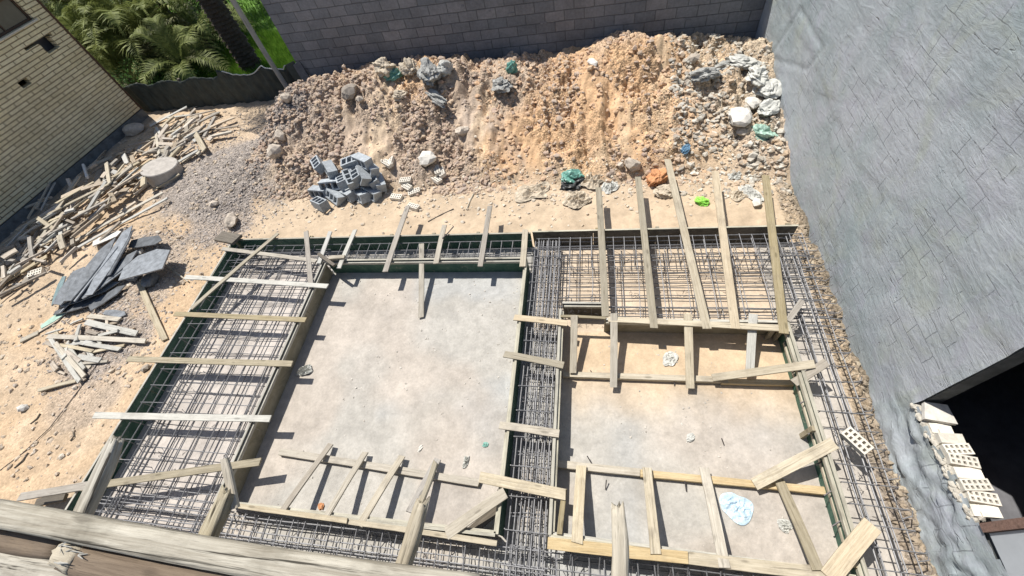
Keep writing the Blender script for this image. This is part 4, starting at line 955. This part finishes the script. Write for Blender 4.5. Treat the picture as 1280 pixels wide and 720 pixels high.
def dens(x, y):
    i = min(max(int((x+24)/.04), 0), len(_gx)-1); j = min(max(int((y+2)/.04), 0), len(_gy)-1); return float(_D[j, i])
def rmask(x, y):
    i = min(max(int((x+24)/.04), 0), len(_gx)-1); j = min(max(int((y+2)/.04), 0), len(_gy)-1); return float(_RM[j, i])
def clodmat(name, cols, scale=9):
    m, nt, b = nmat(name); g = G(nt); co = g.coord()
    vo = g.n('ShaderNodeTexVoronoi'); g.l(co, vo.inputs['Vector']); vo.inputs['Scale'].default_value = scale
    sep = g.n('ShaderNodeSeparateColor'); g.l(vo.outputs['Color'], sep.inputs[0])
    c = g.ramp(sep.outputs[0], [(i/(len(cols)-1), c_) for i, c_ in enumerate(cols)])
    c = g.mix(1.0, c, g.ramp(g.noise(co, 40, 4, .7), [(.3, .8), (.7, 1.15)]), 'MULTIPLY')
    g.l(c, b.inputs['Base Color']); b.inputs['Specular IOR Level'].default_value = .1
    g.bump(g.noise(co, 60, 4, .7), b, .006, .7); return m
def f_heap(r):
    x = r.uniform(-9.6, 2.2); y = r.uniform(7.6, 12.0)
    w = np.interp(x, [-9.6, -8, -5, -2.6, -1.5, 1.8, 2.4, 4.2], [.7, 1, .95, .8, .45, .35, .9, .9])
    return (x, y) if r.random() < w*(.05+rmask(x, y))*(.12+max(0, min(1, dens(x, y)*7+.3))) else None
def f_orange(r):
    x = r.uniform(-3.0, 2.6); y = r.uniform(7.6, 11.8); return (x, y) if r.random() < .3+dens(x+3, y)*4+.3 else None
def f_rubb(r):
    x = r.uniform(1.9, 4.2); y = r.uniform(7.2, 11.8); return (x, y) if r.random() < .3+max(0, dens(x, y+1))*4 else None
def f_gravel(r):
    mx, my, rx, ry = r.choice(((-10.3, 8.5, 2.0, 1.7), (-8.9, 10.4, 1.0, 1.0), (-9.6, 6.9, 1.2, 1.2), (-11.3, 5.2, 1.6, 1.6), (-12.6, 10.2, 1.9, 1.5), (-11, 3.3, 1.3, 1.0)))
    x = r.gauss(mx, rx*.55); y = r.gauss(my, ry*.55)
    if x > -8.75 and y < 6.0: return None
    return (x, y) if y < 12.6 else None
def f_left(r):
    x = r.uniform(-18, -8.7); y = r.uniform(.2, 12.3); return (x, y) if r.random() < .2+max(0, dens(x, y))*3 else None
def f_bank(r):
    x = r.uniform(3.95, 4.24); y = r.uniform(0, 7.5); return (x, y)
def f_terr(r):
    x = r.uniform(-8.5, 4.1); y = r.gauss(7.6, .45); return (x, y) if y > 6.3 else None
def f_room(r):
    x = r.uniform(-5.6, 3.1); y = r.uniform(.4, 5.1); return (x, y) if (x < -1.3 or (x > -.4 and y < 3.7)) and dens(x*1.5, y) > .02 else None
scatter('soil_clods', clodmat('brown clods', [(.36, .26, .20), (.46, .36, .27), (.40, .33, .28), (.52, .40, .28), (.44, .33, .27)]), 15000, f_heap, 'brown clods of dug earth covering the heap', 'clods', .010, .075, 1, 5.0)
scatter('soil_clods', clodmat('orange clods', [(.50, .32, .19), (.60, .41, .26), (.46, .33, .24), (.64, .46, .30)]), 2600, f_orange, 'orange clods on the middle of the heap', 'clods', .010, .07, 2, 5.0)
scatter('rubble_chips', clodmat('pale rubble', [(.50, .46, .39), (.38, .34, .28), (.60, .57, .50), (.28, .25, .21), (.50, .38, .26), (.46, .36, .27)]), 3400, f_rubb, 'pale broken rubble on the right side of the heap', 'rubble', .010, .085, 3, 4.5)
scatter('gravel', clodmat('grey gravel', [(.26, .23, .21), (.40, .36, .32), (.33, .29, .26), (.50, .45, .40)], 20), 9000, f_gravel, 'grey gravel heaped left of the concrete blocks', 'gravel', .008, .035, 4, 2.0)
scatter('loose_stones', clodmat('loose stones', [(.36, .29, .22), (.52, .43, .32), (.46, .38, .30), (.60, .54, .45)]), 7000, f_left, 'loose stones and lumps strewn over the sandy ground at left', 'stones', .006, .06, 5, 5)
scatter('bank_rubble', clodmat('bank rubble', [(.22, .18, .14), (.36, .29, .21), (.30, .25, .19), (.46, .39, .29)]), 2600, f_bank, 'crumbly earth and rubble at the foot of the right wall', 'rubble', .006, .045, 6, 5)
scatter('loose_stones', clodmat('heap foot stones', [(.40, .32, .24), (.56, .46, .34), (.62, .57, .48), (.42, .35, .28)]), 2600, f_terr, 'small stones along the foot of the heap', 'stones', .008, .05, 7, 3.0)
scatter('crumbs', clodmat('floor crumbs', [(.42, .38, .33), (.58, .55, .49), (.36, .33, .29)]), 500, f_room, 'small crumbs scattered on the floors between the forms', 'crumbs', .005, .022, 8, 3.0)

# ------------------------------------------------------------------ scrap timber
G5 = 'pieces of the scrap wood heap'
NODES = [(-10, 352), (25, 318), (62, 285), (95, 262), (130, 235), (165, 205), (205, 178), (245, 155), (268, 143)]
rs = random.Random(21)
def scrap(px, py, ang, L, W, T, z, mat, label, group, cat='wood scrap', tilt=0, name='wood_scrap'):
    p = gnd(px, py, z); c = Vector((p.x, p.y, hz(p.x, p.y)+z))
    d = Vector((math.cos(ang), math.sin(ang), tilt))*L/2
    return plank(c-d, c+d, W, T, mat, label, name, group, (rs.uniform(-.25, .25), rs.uniform(-.25, .25), 1), cat, ragged=.03)
for i in range(280):
    t_ = rs.random()*(len(NODES)-1); k = min(int(t_), len(NODES)-2); f = t_-k
    px = NODES[k][0]*(1-f)+NODES[k+1][0]*f + rs.gauss(0, 17); py = NODES[k][1]*(1-f)+NODES[k+1][1]*f + rs.gauss(0, 13)+4
    L = rs.choice((.25, .35, .5, .6, .8, 1.1)); ang = rs.gauss(math.radians(62), .55) if rs.random() < .75 else rs.uniform(0, 3.1)
    far = t_ > 5
    m_ = rs.choice(('scrap', 'scrap', 'scrap', 'pale', 'white', 'grey'))
    place = ('at the left edge of the scrap heap', 'beside the broad grey board', 'under the long pale batten', 'mid heap below the brick wall', 'left of the cement disc', 'right beside the cement disc', 'just beyond the cement disc', 'at the heap end below the tarpaulin')[min(7, int(t_))]
    kind_ = ('long board' if L > .7 else 'middling board' if L > .4 else 'small offcut')
    tone = {'scrap': 'brownish', 'pale': 'pale', 'white': 'bleached', 'grey': 'grey'}[m_]
    side_ = 'outer' if px < NODES[k][0]*(1-f)+NODES[k+1][0]*f else 'inner'
    scrap(px, py, ang, L, rs.uniform(.04, .17), rs.uniform(.02, .07), rs.uniform(.0, .38)*(0.35 if far else 1), m_, f'{tone} {kind_} {place}'+(', building side' if side_ == 'outer' else ', yard side'), G5, tilt=rs.uniform(-.25, .25))
LONG = [(2,308,60,271,.2,.10,'pale','pale board along the house side of the scrap heap'),(36,281,140,232,.35,.09,'pale','long pale batten lying on top of the scrap heap'),(84,308,206,243,.10,.10,'pale','upper of two parallel long battens along the near side of the scrap heap'),(90,315,212,250,.06,.08,'white','lower of two parallel long battens along the near side of the scrap heap'),
 (0,357,62,322,.05,.12,'pale','board sticking out at the far left end of the scrap heap'),(0,372,40,350,.03,.10,'grey','flat grey board at the far left below the scrap heap'),(46,262,66,229,.3,.06,'pale','first of two thin slats leaning toward the brick building'),(52,264,72,231,.32,.05,'white','second of two thin slats leaning toward the brick building'),
 (73,262,102,222,.3,.14,'pale','wide curved board leaning up in the scrap heap'),(134,205,140,232,.35,.12,'pale','wide upright offcut in the middle of the scrap heap'),(128,244,158,208,.32,.10,'pale','plank crossing near the cement disc, from the left'),(141,240,176,212,.3,.10,'white','plank crossing near the cement disc, nearest it'),
 (188,158,235,136,.15,.08,'white','white bar at the thin far end of the scrap heap'),(183,176,225,164,.1,.08,'pale','slat lying beyond the cement disc'),(243,164,258,190,.12,.17,'pale','wide pale board lying at the far end beyond the cement disc'),(195,162,202,196,.1,.10,'pale','board standing out beyond the cement disc'),(222,205,250,190,.06,.10,'white','white board right of the cement disc'),(192,238,226,220,.05,.10,'pale','pale offcut lying between cement disc and gravel'),
 (236,167,300,160,.06,.06,'scrap','slim branch like batten at the far end of the scrap heap'),(20,303,35,328,.15,.20,'grey','broad grey board end at the left of the scrap heap'),(77,305,80,283,.25,.12,'white','upright white offcut standing in the scrap heap')]
for (a, b, c, d, z, w, m_, lab) in LONG:
    P_ = gnd(a, b, z); Q_ = gnd(c, d, z); plank((P_.x, P_.y, hz(P_.x, P_.y)+z), (Q_.x, Q_.y, hz(Q_.x, Q_.y)+z+.05), w, .03, m_, lab, 'wood_scrap', G5, (rs.uniform(-.3, .1), rs.uniform(-.3, .1), 1), 'wood scrap', ragged=.03)
o = rod([gnd(104, 206, .35), gnd(109, 222, .25)], .045, 'short white plastic pipe poking out of the scrap heap', 'plastic_pipe', 'pvc'); o['category'] = 'pipe'
# round cement cast (lid of a drum)
p = gnd(198, 211, .3); mb = MB(); n_ = 36
ring = [(math.cos(2*math.pi*i/n_)*.50, math.sin(2*math.pi*i/n_)*.50) for i in range(n_)]
ring2 = [(x*.965, y*.965) for x, y in ring]
V = [(x, y, 0) for x, y in ring]+[(x, y, .40) for x, y in ring]+[(x, y, .42) for x, y in ring2]
F = [tuple(range(2*n_, 3*n_))]+[(i, (i+1) % n_, n_+(i+1) % n_, n_+i) for i in range(n_)]+[(n_+i, n_+(i+1) % n_, 2*n_+(i+1) % n_, 2*n_+i) for i in range(n_)]
o = mesh('cement_disc', V, F, M['round']); o.location = (p.x, p.y, hz(p.x, p.y)-.05); o.rotation_euler = (-.10, .12, 0); tag(o, 'thick round grey cement cast tilted at the edge of the scrap heap', 'disc')
# the smaller heap by the trench
SM = [(62,421,180,425,.14,.11,'pale','longest board lying level on top of the small wood heap'),(112,396,150,399,.1,.12,'pale','board at the back of the small wood heap'),(108,403,170,416,.12,.14,'white','white board slanting at the back of the small wood heap'),(64,422,98,476,.12,.09,'white','white slat along the left side of the small wood heap'),
 (72,430,104,470,.14,.09,'pale','second slat along the left side of the small wood heap'),(84,430,104,462,.1,.1,'white','third slat, shorter, in the small wood heap'),(50,489,95,476,.04,.09,'pale','separate board at the near tip of the small wood heap'),(75,432,115,438,.12,.08,'pale','crosswise slat just below the long level board'),(95,428,150,436,.08,.1,'white','thin slat near the middle of the small wood heap'),
 (98,446,125,450,.1,.12,'white','broad white chip near the right tip of the small heap'),(100,455,135,452,.05,.06,'pale','narrow chip at the right tip of the small heap'),(120,440,155,432,.05,.07,'pale','chip pointing right from the small heap'),(88,462,106,475,.06,.07,'scrap','short chip at the lower side of the small heap'),(84,440,98,450,.14,.08,'scrap','short chip on top of the small heap'),
 (26,428,48,416,.03,.12,'pale','flat chip lying alone left of the small wood heap'),(175,354,207,425,.04,.13,'pale','single weathered board between the slate boards and the trench'),(196,322,235,352,.05,.03,'pale','thin lath leaning by the slate boards'),(70,463,82,468,.03,.05,'scrap','sliver at the lower left of the small heap')]
for (a, b, c, d, z, w, m_, lab) in SM:
    P_ = gnd(a, b, z); Q_ = gnd(c, d, z); plank((P_.x, P_.y, hz(P_.x, P_.y)+z), (Q_.x, Q_.y, hz(Q_.x, Q_.y)+z*.6), w, .03, m_, lab, 'wood_scrap', 'pieces of the small wood heap', (rs.uniform(-.2, .2), rs.uniform(-.2, .2), 1), 'wood scrap', ragged=.03)

for i in range(26):
    px = rs.uniform(68, 150); py = rs.uniform(398, 470)
    if (px-70)/80 + (py-400)/75 > 1.35: continue
    ang = rs.choice((rs.gauss(2.4, .3), rs.gauss(.1, .35))); L = rs.choice((.2, .3, .45, .6)); m_ = rs.choice(('scrap', 'white', 'pale')); q = ('back' if py < 425 else 'middle' if py < 448 else 'front')+(' left' if px < 100 else ' right')
    scrap(px, py, ang, L, rs.uniform(.05, .12), .03, rs.uniform(0, .12), m_, f"{ {'scrap': 'brownish', 'white': 'bleached', 'pale': 'pale'}[m_]} {'longer' if L > .35 else 'short'} chip in the {q} of the small wood heap", 'pieces of the small wood heap', tilt=rs.uniform(-.15, .15))
# slate grey boards (broken sheets) in a slumped stack
def sheet(pts, z, t, mat, label, tilt=(0, 0), name='slate_board'):
    P_ = [gnd(x, y, z) for x, y in pts]; c = sum(P_, Vector())/len(P_); base = hz(c.x, c.y)+z
    W_ = [Vector((p.x-c.x, p.y-c.y, (p.x-c.x)*tilt[0]+(p.y-c.y)*tilt[1])) for p in P_]
    n = len(W_); V = W_+[w-Vector((0, 0, t)) for w in W_]
    F = [tuple(range(n)), tuple(range(2*n-1, n-1, -1))]+[(i, n+i, n+(i+1) % n, (i+1) % n) for i in range(n)]
    me = bpy.data.meshes.new(name); me.from_pydata([tuple(v) for v in V], [], F); me.materials.append(M[mat]); me.materials.append(M['slatecut'])
    me.polygons.foreach_set('material_index', [0, 0]+[1]*n); me.update()
    o = bpy.data.objects.new(name, me); link(o); o.location = (c.x, c.y, base)
    return tag(o, label, 'board', 'slate grey broken boards')
def shard(px, py, dx, dy, L, W, z, roll, pitch, mat, label, seed, t=.03):
    roll = roll*(.75, -.3, .5, -.1)[seed % 4]; W *= .86; t *= .8
    r = random.Random(seed); p = gnd(px, py, z); c = Vector((p.x, p.y, hz(p.x, p.y)+z))
    d = dirvec(px, py, dx, dy, c.z); d.z = pitch; d.normalize()
    side = Vector((0, 0, 1)).cross(d).normalized(); up = (Vector((0, 0, 1))*math.cos(roll)+side*math.sin(roll)).normalized()
    hl, hw = L/2, W/2
    out = [(-hl*r.uniform(.85, 1), -hw*r.uniform(.2, .9)), (-hl*.3, -hw*r.uniform(.85, 1)), (hl*r.uniform(.5, .75), -hw*r.uniform(.8, 1)), (hl, r.uniform(-.4, .4)*hw), (hl*r.uniform(.6, .8), hw*r.uniform(.7, 1)), (-hl*r.uniform(.1, .5), hw*r.uniform(.85, 1)), (-hl*r.uniform(.85, 1), hw*r.uniform(.3, .8))]
    n = len(out); V = [(x, y, t) for x, y in out]+[(x, y, 0) for x, y in out]
    F = [tuple(range(n)), tuple(range(2*n-1, n-1, -1))]+[(i, n+i, n+(i+1) % n, (i+1) % n) for i in range(n)]
    me = bpy.data.meshes.new('slate_board'); me.from_pydata(V, [], F); me.materials.append(M[mat]); me.materials.append(M['slatecut'])
    me.polygons.foreach_set('material_index', [0, 0]+[1]*n); me.update()
    o = bpy.data.objects.new('slate_board', me); link(o); o.matrix_world = basis(d, up, c)
    return tag(o, label, 'board', 'slate grey broken boards')
DX, DY = 46, -50
SL = [ # px, py, length, width, lift, roll, pitch
 (75,362,DX-30,DY,.95,.45,.16,.5,.0,'bluish','bluish green slab at the outer left of the stack'),
 (88,358,DX-10,DY,1.2,.40,.20,.55,.0,'slate','second slab from the left of the leaning stack'),
 (102,350,DX,DY,1.5,.45,.24,.5,.05,'slate','third slab from the left of the leaning stack'),
 (114,338,DX,DY,2.0,.50,.30,.45,.08,'slate','broad long slab in the middle of the leaning stack'),
 (126,336,DX,DY,2.0,.40,.30,.5,.08,'slate','long narrow slab right of the broad middle one'),
 (140,325,DX-8,DY,2.1,.36,.33,.55,.10,'slate','longest slab reaching the far tip of the stack'),
 (150,318,DX-10,DY,1.5,.36,.30,.5,.10,'slate','slab next to the longest one on its right'),
 (146,338,DX,DY+14,1.3,.40,.26,.35,.05,'slate','slab sliding under the big flat one'),
 (118,358,DX+10,DY+22,1.5,.36,.20,.35,.02,'slate','slab across the front of the stack'),
 (112,368,DX+14,DY+26,1.5,.32,.14,.35,.0,'slate','second slab across the front of the stack'),
 (108,380,DX+20,DY+30,1.6,.36,.08,.25,.0,'slate','lowest slab at the foot of the stack'),
 (135,372,DX+6,DY+16,.9,.30,.10,.4,.0,'slate','short slab standing out on the near side of the stack'),
 (94,372,DX,DY,1.0,.34,.12,.55,.0,'slate','slab wedged low at the left front of the stack'),
 (131,352,DX+8,DY+10,1.3,.34,.25,.45,.0,'slate','slab half hidden beneath the long ones'),
 (183,303,DX,DY+44,1.0,.42,.18,.0,.0,'slate','pale grey flat slab behind the big dark one'),
 (134,298,DX,DY+30,.8,.34,.10,.1,.0,'stonewhite','whitish slab at the back of the stack'),
 (145,392,60,10,.7,.20,.04,.0,.0,'slate','thin slab lying flat below the stack'),
 (74,396,DX,DY+20,.8,.24,.04,.2,.0,'sackgreen','pale turquoise board lying below the grey stack'),
 (64,405,DX,DY+20,.6,.18,.02,.0,.0,'tancloth','beige board next to the turquoise one')]
M['bluish'] = plain('bluish slate board', (.17, .24, .25), .8, 7, .3, .003)
for i, (px, py, dx, dy, L, W, z, ro, pi_, m_, lab) in enumerate(SL): shard(px, py, dx, dy, L, W, z, ro, pi_, m_, lab, 900+i)
sheet([(150,352),(206,338),(213,313),(196,311),(170,318),(154,334)], .42, .035, 'slate', 'large dark slab lying on top at the right of the grey board stack', (.05, -.05))
# ------------------------------------------------------------------ fence, pole, garden
def garden_z(x, y): return -.05
XS = np.arange(-17.2, -8.85, .06); n_ = len(XS); rows = 14; V = []; F = []
for j in range(rows+1):
    s = j/rows
    for x in XS:
        ph = (x+16)/1.75; sag = .30*abs(math.sin(ph*math.pi))**.8
        top = 1.22-sag+.05*math.sin(x*3) + (.12 if x > -9.9 else 0)
        if x < -12.5: top = 1.0+.05*math.sin(x*5)
        fold = .035*math.sin(x*9+math.sin(s*4)*1.5)*(1-.4*s)+.02*math.sin(x*23+s*3)
        V.append((x, 12.78+fold+.05*s, -.1+(top+.1)*s))
for j in range(rows):
    for i in range(n_-1): a = j*n_+i; F.append((a, a+1, a+n_+1, a+n_))
V2 = [(x, y+.012, z) for x, y, z in V]; N1 = len(V)
F2 = F+[tuple(N1+q for q in reversed(f)) for f in F]
for i in range(n_-1): a = rows*n_+i; F2.append((a, a+1, N1+a+1, N1+a))
fn = empty('tarpaulin_fence', (0, 0, 0), 'dark sagging tarpaulin fence between the brick building and block wall', 'fence')
mesh('tarpaulin', V+V2, F2, M['tarp'], fn, True)
mb = MB(); mb.tube([(x, y-.01, z+.012) for (x, y, z) in [V[rows*n_+i] for i in range(0, n_, 2)] if x > -12.4], .018, 5); mb.build('rope', M['rope'], fn)
for x in (-16.0, -14.2, -12.45, -10.75, -9.0):
    mb = MB(); mb.box((x-.04, 12.86, -.1), (x+.04, 12.94, 1.02)); mb.build('post', M['dark'], fn)
# leaning sheets at the end of the fence
for i, (x, w) in enumerate(((-9.25, .42), (-8.95, .35))):
    V = [(x, 12.15-.1*i, .2), (x+w, 12.1-.1*i, .2), (x+w-.25, 12.3-.05*i, 1.45), (x-.2, 12.32-.05*i, 1.35)]
    sh = mesh('roofing_sheet', V+[(a, b-.02, c) for a, b, c in V], [(0, 1, 2, 3), (7, 6, 5, 4), (0, 4, 5, 1), (1, 5, 6, 2), (2, 6, 7, 3), (3, 7, 4, 0)], M['tarp' if i == 0 else 'filmgrey'])
    tag(sh, ('dark' if i == 0 else 'grey')+' rubber sheet leaning where tarpaulin fence meets block wall', 'sheet')
B0 = aty(375, 133, 12.35); T0 = aty(286, -6, 12.62)
B0.z = hz(B0.x, B0.y)-.1 if hz(B0.x, B0.y) < B0.z else B0.z-.3
log(B0, B0+(T0-B0)*1.25, .075, .075, 'grey', 'grey weathered pole leaning at the tarpaulin fence', 'wooden_pole', 31, squareness=.9, cat='pole', bend=.03)

m_grass = plain('meadow green', (.10, .20, .03), .95, 3, .5, .02)
gx0, gx1, gy0, gy1 = -60, 0, 12.95, 60
lawn = mesh('lawn', [(gx0, gy0, -.06), (gx1, gy0, -.06), (gx1, gy1, -.06), (gx0, gy1, -.06)], [(0, 1, 2, 3)], m_grass); tag(lawn, kind='structure')
def leafmat(name, c1, c2, trans=.25):
    m, nt, b = nmat(name); g = G(nt); co = g.coord()
    c = g.mix(g.ramp(g.noise(co, 2.5, 4, .7), [(.35, 0), (.65, 1)]), c1, c2)
    g.l(c, b.inputs['Base Color']); b.inputs['Roughness'].default_value = .6; b.inputs['Specular IOR Level'].default_value = .2
    tr = g.n('ShaderNodeBsdfTranslucent'); g.l(c, tr.inputs[0]); mx = g.n('ShaderNodeMixShader'); mx.inputs[0].default_value = trans
    g.l(b.outputs[0], mx.inputs[1]); g.l(tr.outputs[0], mx.inputs[2]); g.l(mx.outputs[0], nt.nodes['Material Output'].inputs[0]); return m
M['frond'] = leafmat('palm leaflets', (.09, .12, .03), (.27, .30, .10))
M['frondold'] = leafmat('dry palm leaflets', (.16, .17, .08), (.28, .28, .16))
M['leaf'] = leafmat('garden leaves', (.05, .11, .03), (.10, .19, .05))
M['blade'] = leafmat('grass blades', (.09, .20, .02), (.20, .34, .05), .35)
M['bark'] = plain('palm bark', (.07, .055, .04), .95, 14, .5, .03)
rg = random.Random(5)
V = []; F = []
for i in range(26000):
    y = 12.98+rg.random()**1.5*14; x = rg.uniform(-24, -8)
    if rg.random() < .5: x = rg.uniform(-14.5, -8.9); y = rg.uniform(12.95, 18)
    h = rg.uniform(.15, .42); a = rg.uniform(0, 6.28); lx, ly = rg.uniform(-.12, .12), rg.uniform(-.12, .12); w = rg.uniform(.008, .018)
    n0 = len(V); V += [(x-w*math.cos(a), y-w*math.sin(a), -.06), (x+w*math.cos(a), y+w*math.sin(a), -.06), (x+lx*.5+w*.8*math.cos(a), y+ly*.5+w*.8*math.sin(a), h*.6), (x+lx, y+ly, h)]
    F += [(n0, n0+1, n0+2), (n0, n0+2, n0+3)]
tag(mesh('grass', V, F, M['blade']), 'bright green grass behind the tarpaulin fence', 'grass', kind='stuff')
def frond_mesh(L, rise, droop, mat, seed):
    r = random.Random(seed); pts = []
    for i in range(15):
        s = i/14; pts.append(Vector((L*s*(1-.15*s), 0, rise*math.sin(s*math.pi*.62)*1.0-droop*s*s)))
    mb = MB(); mb.tube(pts, .024, 5, r2=.006)
    for i in range(44):
        s = .12+.86*i/44; k = s*14; a = int(min(k, 13)); p = pts[a].lerp(pts[min(a+1, 14)], k-a); t = (pts[min(a+1, 14)]-pts[a]).normalized()
        ll = L*.24*math.sin(min(1, s*1.15)*math.pi)**.55*r.uniform(.85, 1.1)+.05
        for sd in (-1, 1):
            d = (t*.65+Vector((0, sd, .25+r.uniform(-.15, .15)))).normalized(); e = p+d*ll+Vector((0, 0, -.25*ll*r.uniform(.3, 1.2))); w = t*.021
            m_ = p+d*ll*.5+Vector((0, 0, .03))
            mb.add([p-w*.6, p+w*.6, m_+w, m_-w, e], [(0, 1, 2, 3), (3, 2, 4)])
    return mb
FR = []
for i, (L, ri, dr, m_) in enumerate(((2.8, 1.5, 1.3, 'frond'), (3.1, 1.2, 2.0, 'frond'), (2.4, 1.8, .8, 'frond'), (2.6, .8, 1.6, 'frondold'))):
    o = frond_mesh(L, ri, dr, m_, i).build('frond', M[m_]); FR.append(o.data); bpy.data.objects.remove(o)
def palm(x, y, h, nf, sc_, label, seed, tr=.14, lean=(0, 0)):
    r = random.Random(seed); t = empty('palm_tree', (x, y, -.06), label, 'palm', 'palms in the garden')
    mb = MB(); n = max(3, int(h/.13)); V = []; S = 14
    for i in range(n+1):
        s = i/n
        for k in range(2):
            rr = tr*(1.12-.2*s)*(1.13 if k == 0 else .90)
            zz = h*s+(0 if k == 0 else h/n*.8)
            for q in range(S):
                a = 2*math.pi*q/S; j = 1+.10*math.sin(q*2.3+i*1.9)
                V.append((lean[0]*s*h+rr*j*math.cos(a), lean[1]*s*h+rr*j*math.sin(a), zz))
    rows_ = 2*(n+1); F = [(i*S+q, i*S+(q+1) % S, (i+1)*S+(q+1) % S, (i+1)*S+q) for i in range(rows_-1) for q in range(S)]
    F.append(tuple((rows_-1)*S+q for q in range(S)))
    mesh('trunk', V, F, M['bark'], t)
    for i in range(nf):
        o = link(bpy.data.objects.new('frond', FR[r.choice((0, 0, 1, 1, 2, 2, 3))]), t)
        o.location = (lean[0]*h, lean[1]*h, h+.05); o.rotation_euler = (r.uniform(-.3, .3), r.uniform(-.75, .55), i*2.399+r.uniform(-.2, .2)); s = sc_*r.uniform(.8, 1.15); o.scale = (s, s, s)
p = at(318, 88, 0)
palm(p.x, max(p.y, 13.6), 7.5, 26, 1.2, 'tall palm with thick dark trunk rising behind the tarpaulin fence', 1, .33, lean=(.03, .0))
for i, (px, py, h, nf, s, lab) in enumerate(((232,82,.5,16,.75,'low young palm right behind the tarpaulin fence near the tall trunk'),(170,50,1.2,26,1.1,'bushy palm in the middle of the garden'),(120,20,1.6,28,1.25,'broad palm beside the brick building'),(160,92,.4,20,.8,'low palm near the corner of the brick building'),
        (205,10,1.5,24,1.2,'palm standing farther back in the middle of the garden'),(60,-30,2.0,24,1.3,'palm at the back beside the brick building roof'),(275,-5,1.2,20,1.0,'palm at the back left of the tall trunk'),(100,45,.8,22,1.0,'palm half hidden by the corner of the brick building'),(205,62,.6,24,1.0,'spreading palm close behind the tarpaulin fence, left of the trunk'),(140,70,.6,24,1.05,'dense palm close behind the middle of the fence'),(250,45,.8,22,.9,'greyish palm just left of the tall trunk'),(85,5,1.4,26,1.2,'tall leafy palm at the upper left'))):
    p = at(px, py, h*.7+.3); palm(p.x, max(p.y, 13.9), h, nf, s, lab, 40+i)
def bush(x, y, r0, h, label, seed):
    r = random.Random(seed); t = empty('bush', (x, y, -.06), label, 'bush', 'bushes in the garden'); mb = MB(); st = MB()
    for i in range(7):
        a = r.uniform(0, 6.28); st.tube([(0, 0, 0), (math.cos(a)*r0*.3, math.sin(a)*r0*.3, h*.4), (math.cos(a)*r0*.7, math.sin(a)*r0*.7, h*.8)], .03, 5, r2=.008)
    st.build('stem', M['bark'], t)
    for i in range(1700):
        v = Vector((r.gauss(0, 1), r.gauss(0, 1), r.gauss(0, 1))).normalized()*r.uniform(.55, 1)**.6; k = 1+.35*n3(v.x*2, v.y*2, v.z*2, seed)
        p = Vector((v.x*r0*k, v.y*r0*k, h*.5+v.z*h*.5*k)); d = Vector((r.uniform(-1, 1), r.uniform(-1, 1), r.uniform(-.4, .8))).normalized(); u = d.orthogonal().normalized(); s = r.uniform(.06, .13)
        mb.add([p, p+d*s*.5+u*s*.28, p+d*s, p+d*s*.5-u*s*.28], [(0, 1, 2, 3)])
    mb.build('foliage', M['leaf'], t)
for i, (x, y, r0, h, lab) in enumerate(((-17.2, 14.2, 1.0, 1.2, 'leafy bush at the corner of the brick building'), (-19.5, 16.5, 1.5, 2.0, 'large dark bush behind the brick building'), (-16.2, 17.5, 1.4, 1.8, 'dark bush between the garden palms'), (-22, 20, 1.8, 2.6, 'tall bush far back in the garden'), (-10.6, 19.5, 1.3, 1.7, 'dark bush beyond the leaning pole'), (-14.4, 21, 1.5, 2.2, 'dark bush at the back of the garden'), (-15.3, 13.9, .7, .8, 'small leafy bush leaning on the tarpaulin fence'))): bush(x, y, r0, h, lab, 60+i)
bpy.context.view_layer.update()
# where pieces of scrap read alike, their place among their like tells them apart
from collections import defaultdict
same = defaultdict(list)
for o in bpy.data.objects:
    if o.get('category') == 'wood scrap': same[o['label']].append(o)
RI = ROT.T
def px_of(o):
    v = RI @ (np.array(o.matrix_world.translation)-CAM); return v[0]/-v[2]
ORD = ('leftmost', 'second from left', 'third from left', 'fourth from left', 'fifth from left', 'sixth from left', 'seventh from left', 'eighth from left', 'ninth from left', 'tenth from left', 'eleventh from left', 'twelfth from left')
for lab, os_ in same.items():
    if len(os_) < 2: continue
    for i, o in enumerate(sorted(os_, key=px_of)):
        o['label'] = lab+', '+(ORD[i] if i < 12 else 'far right')
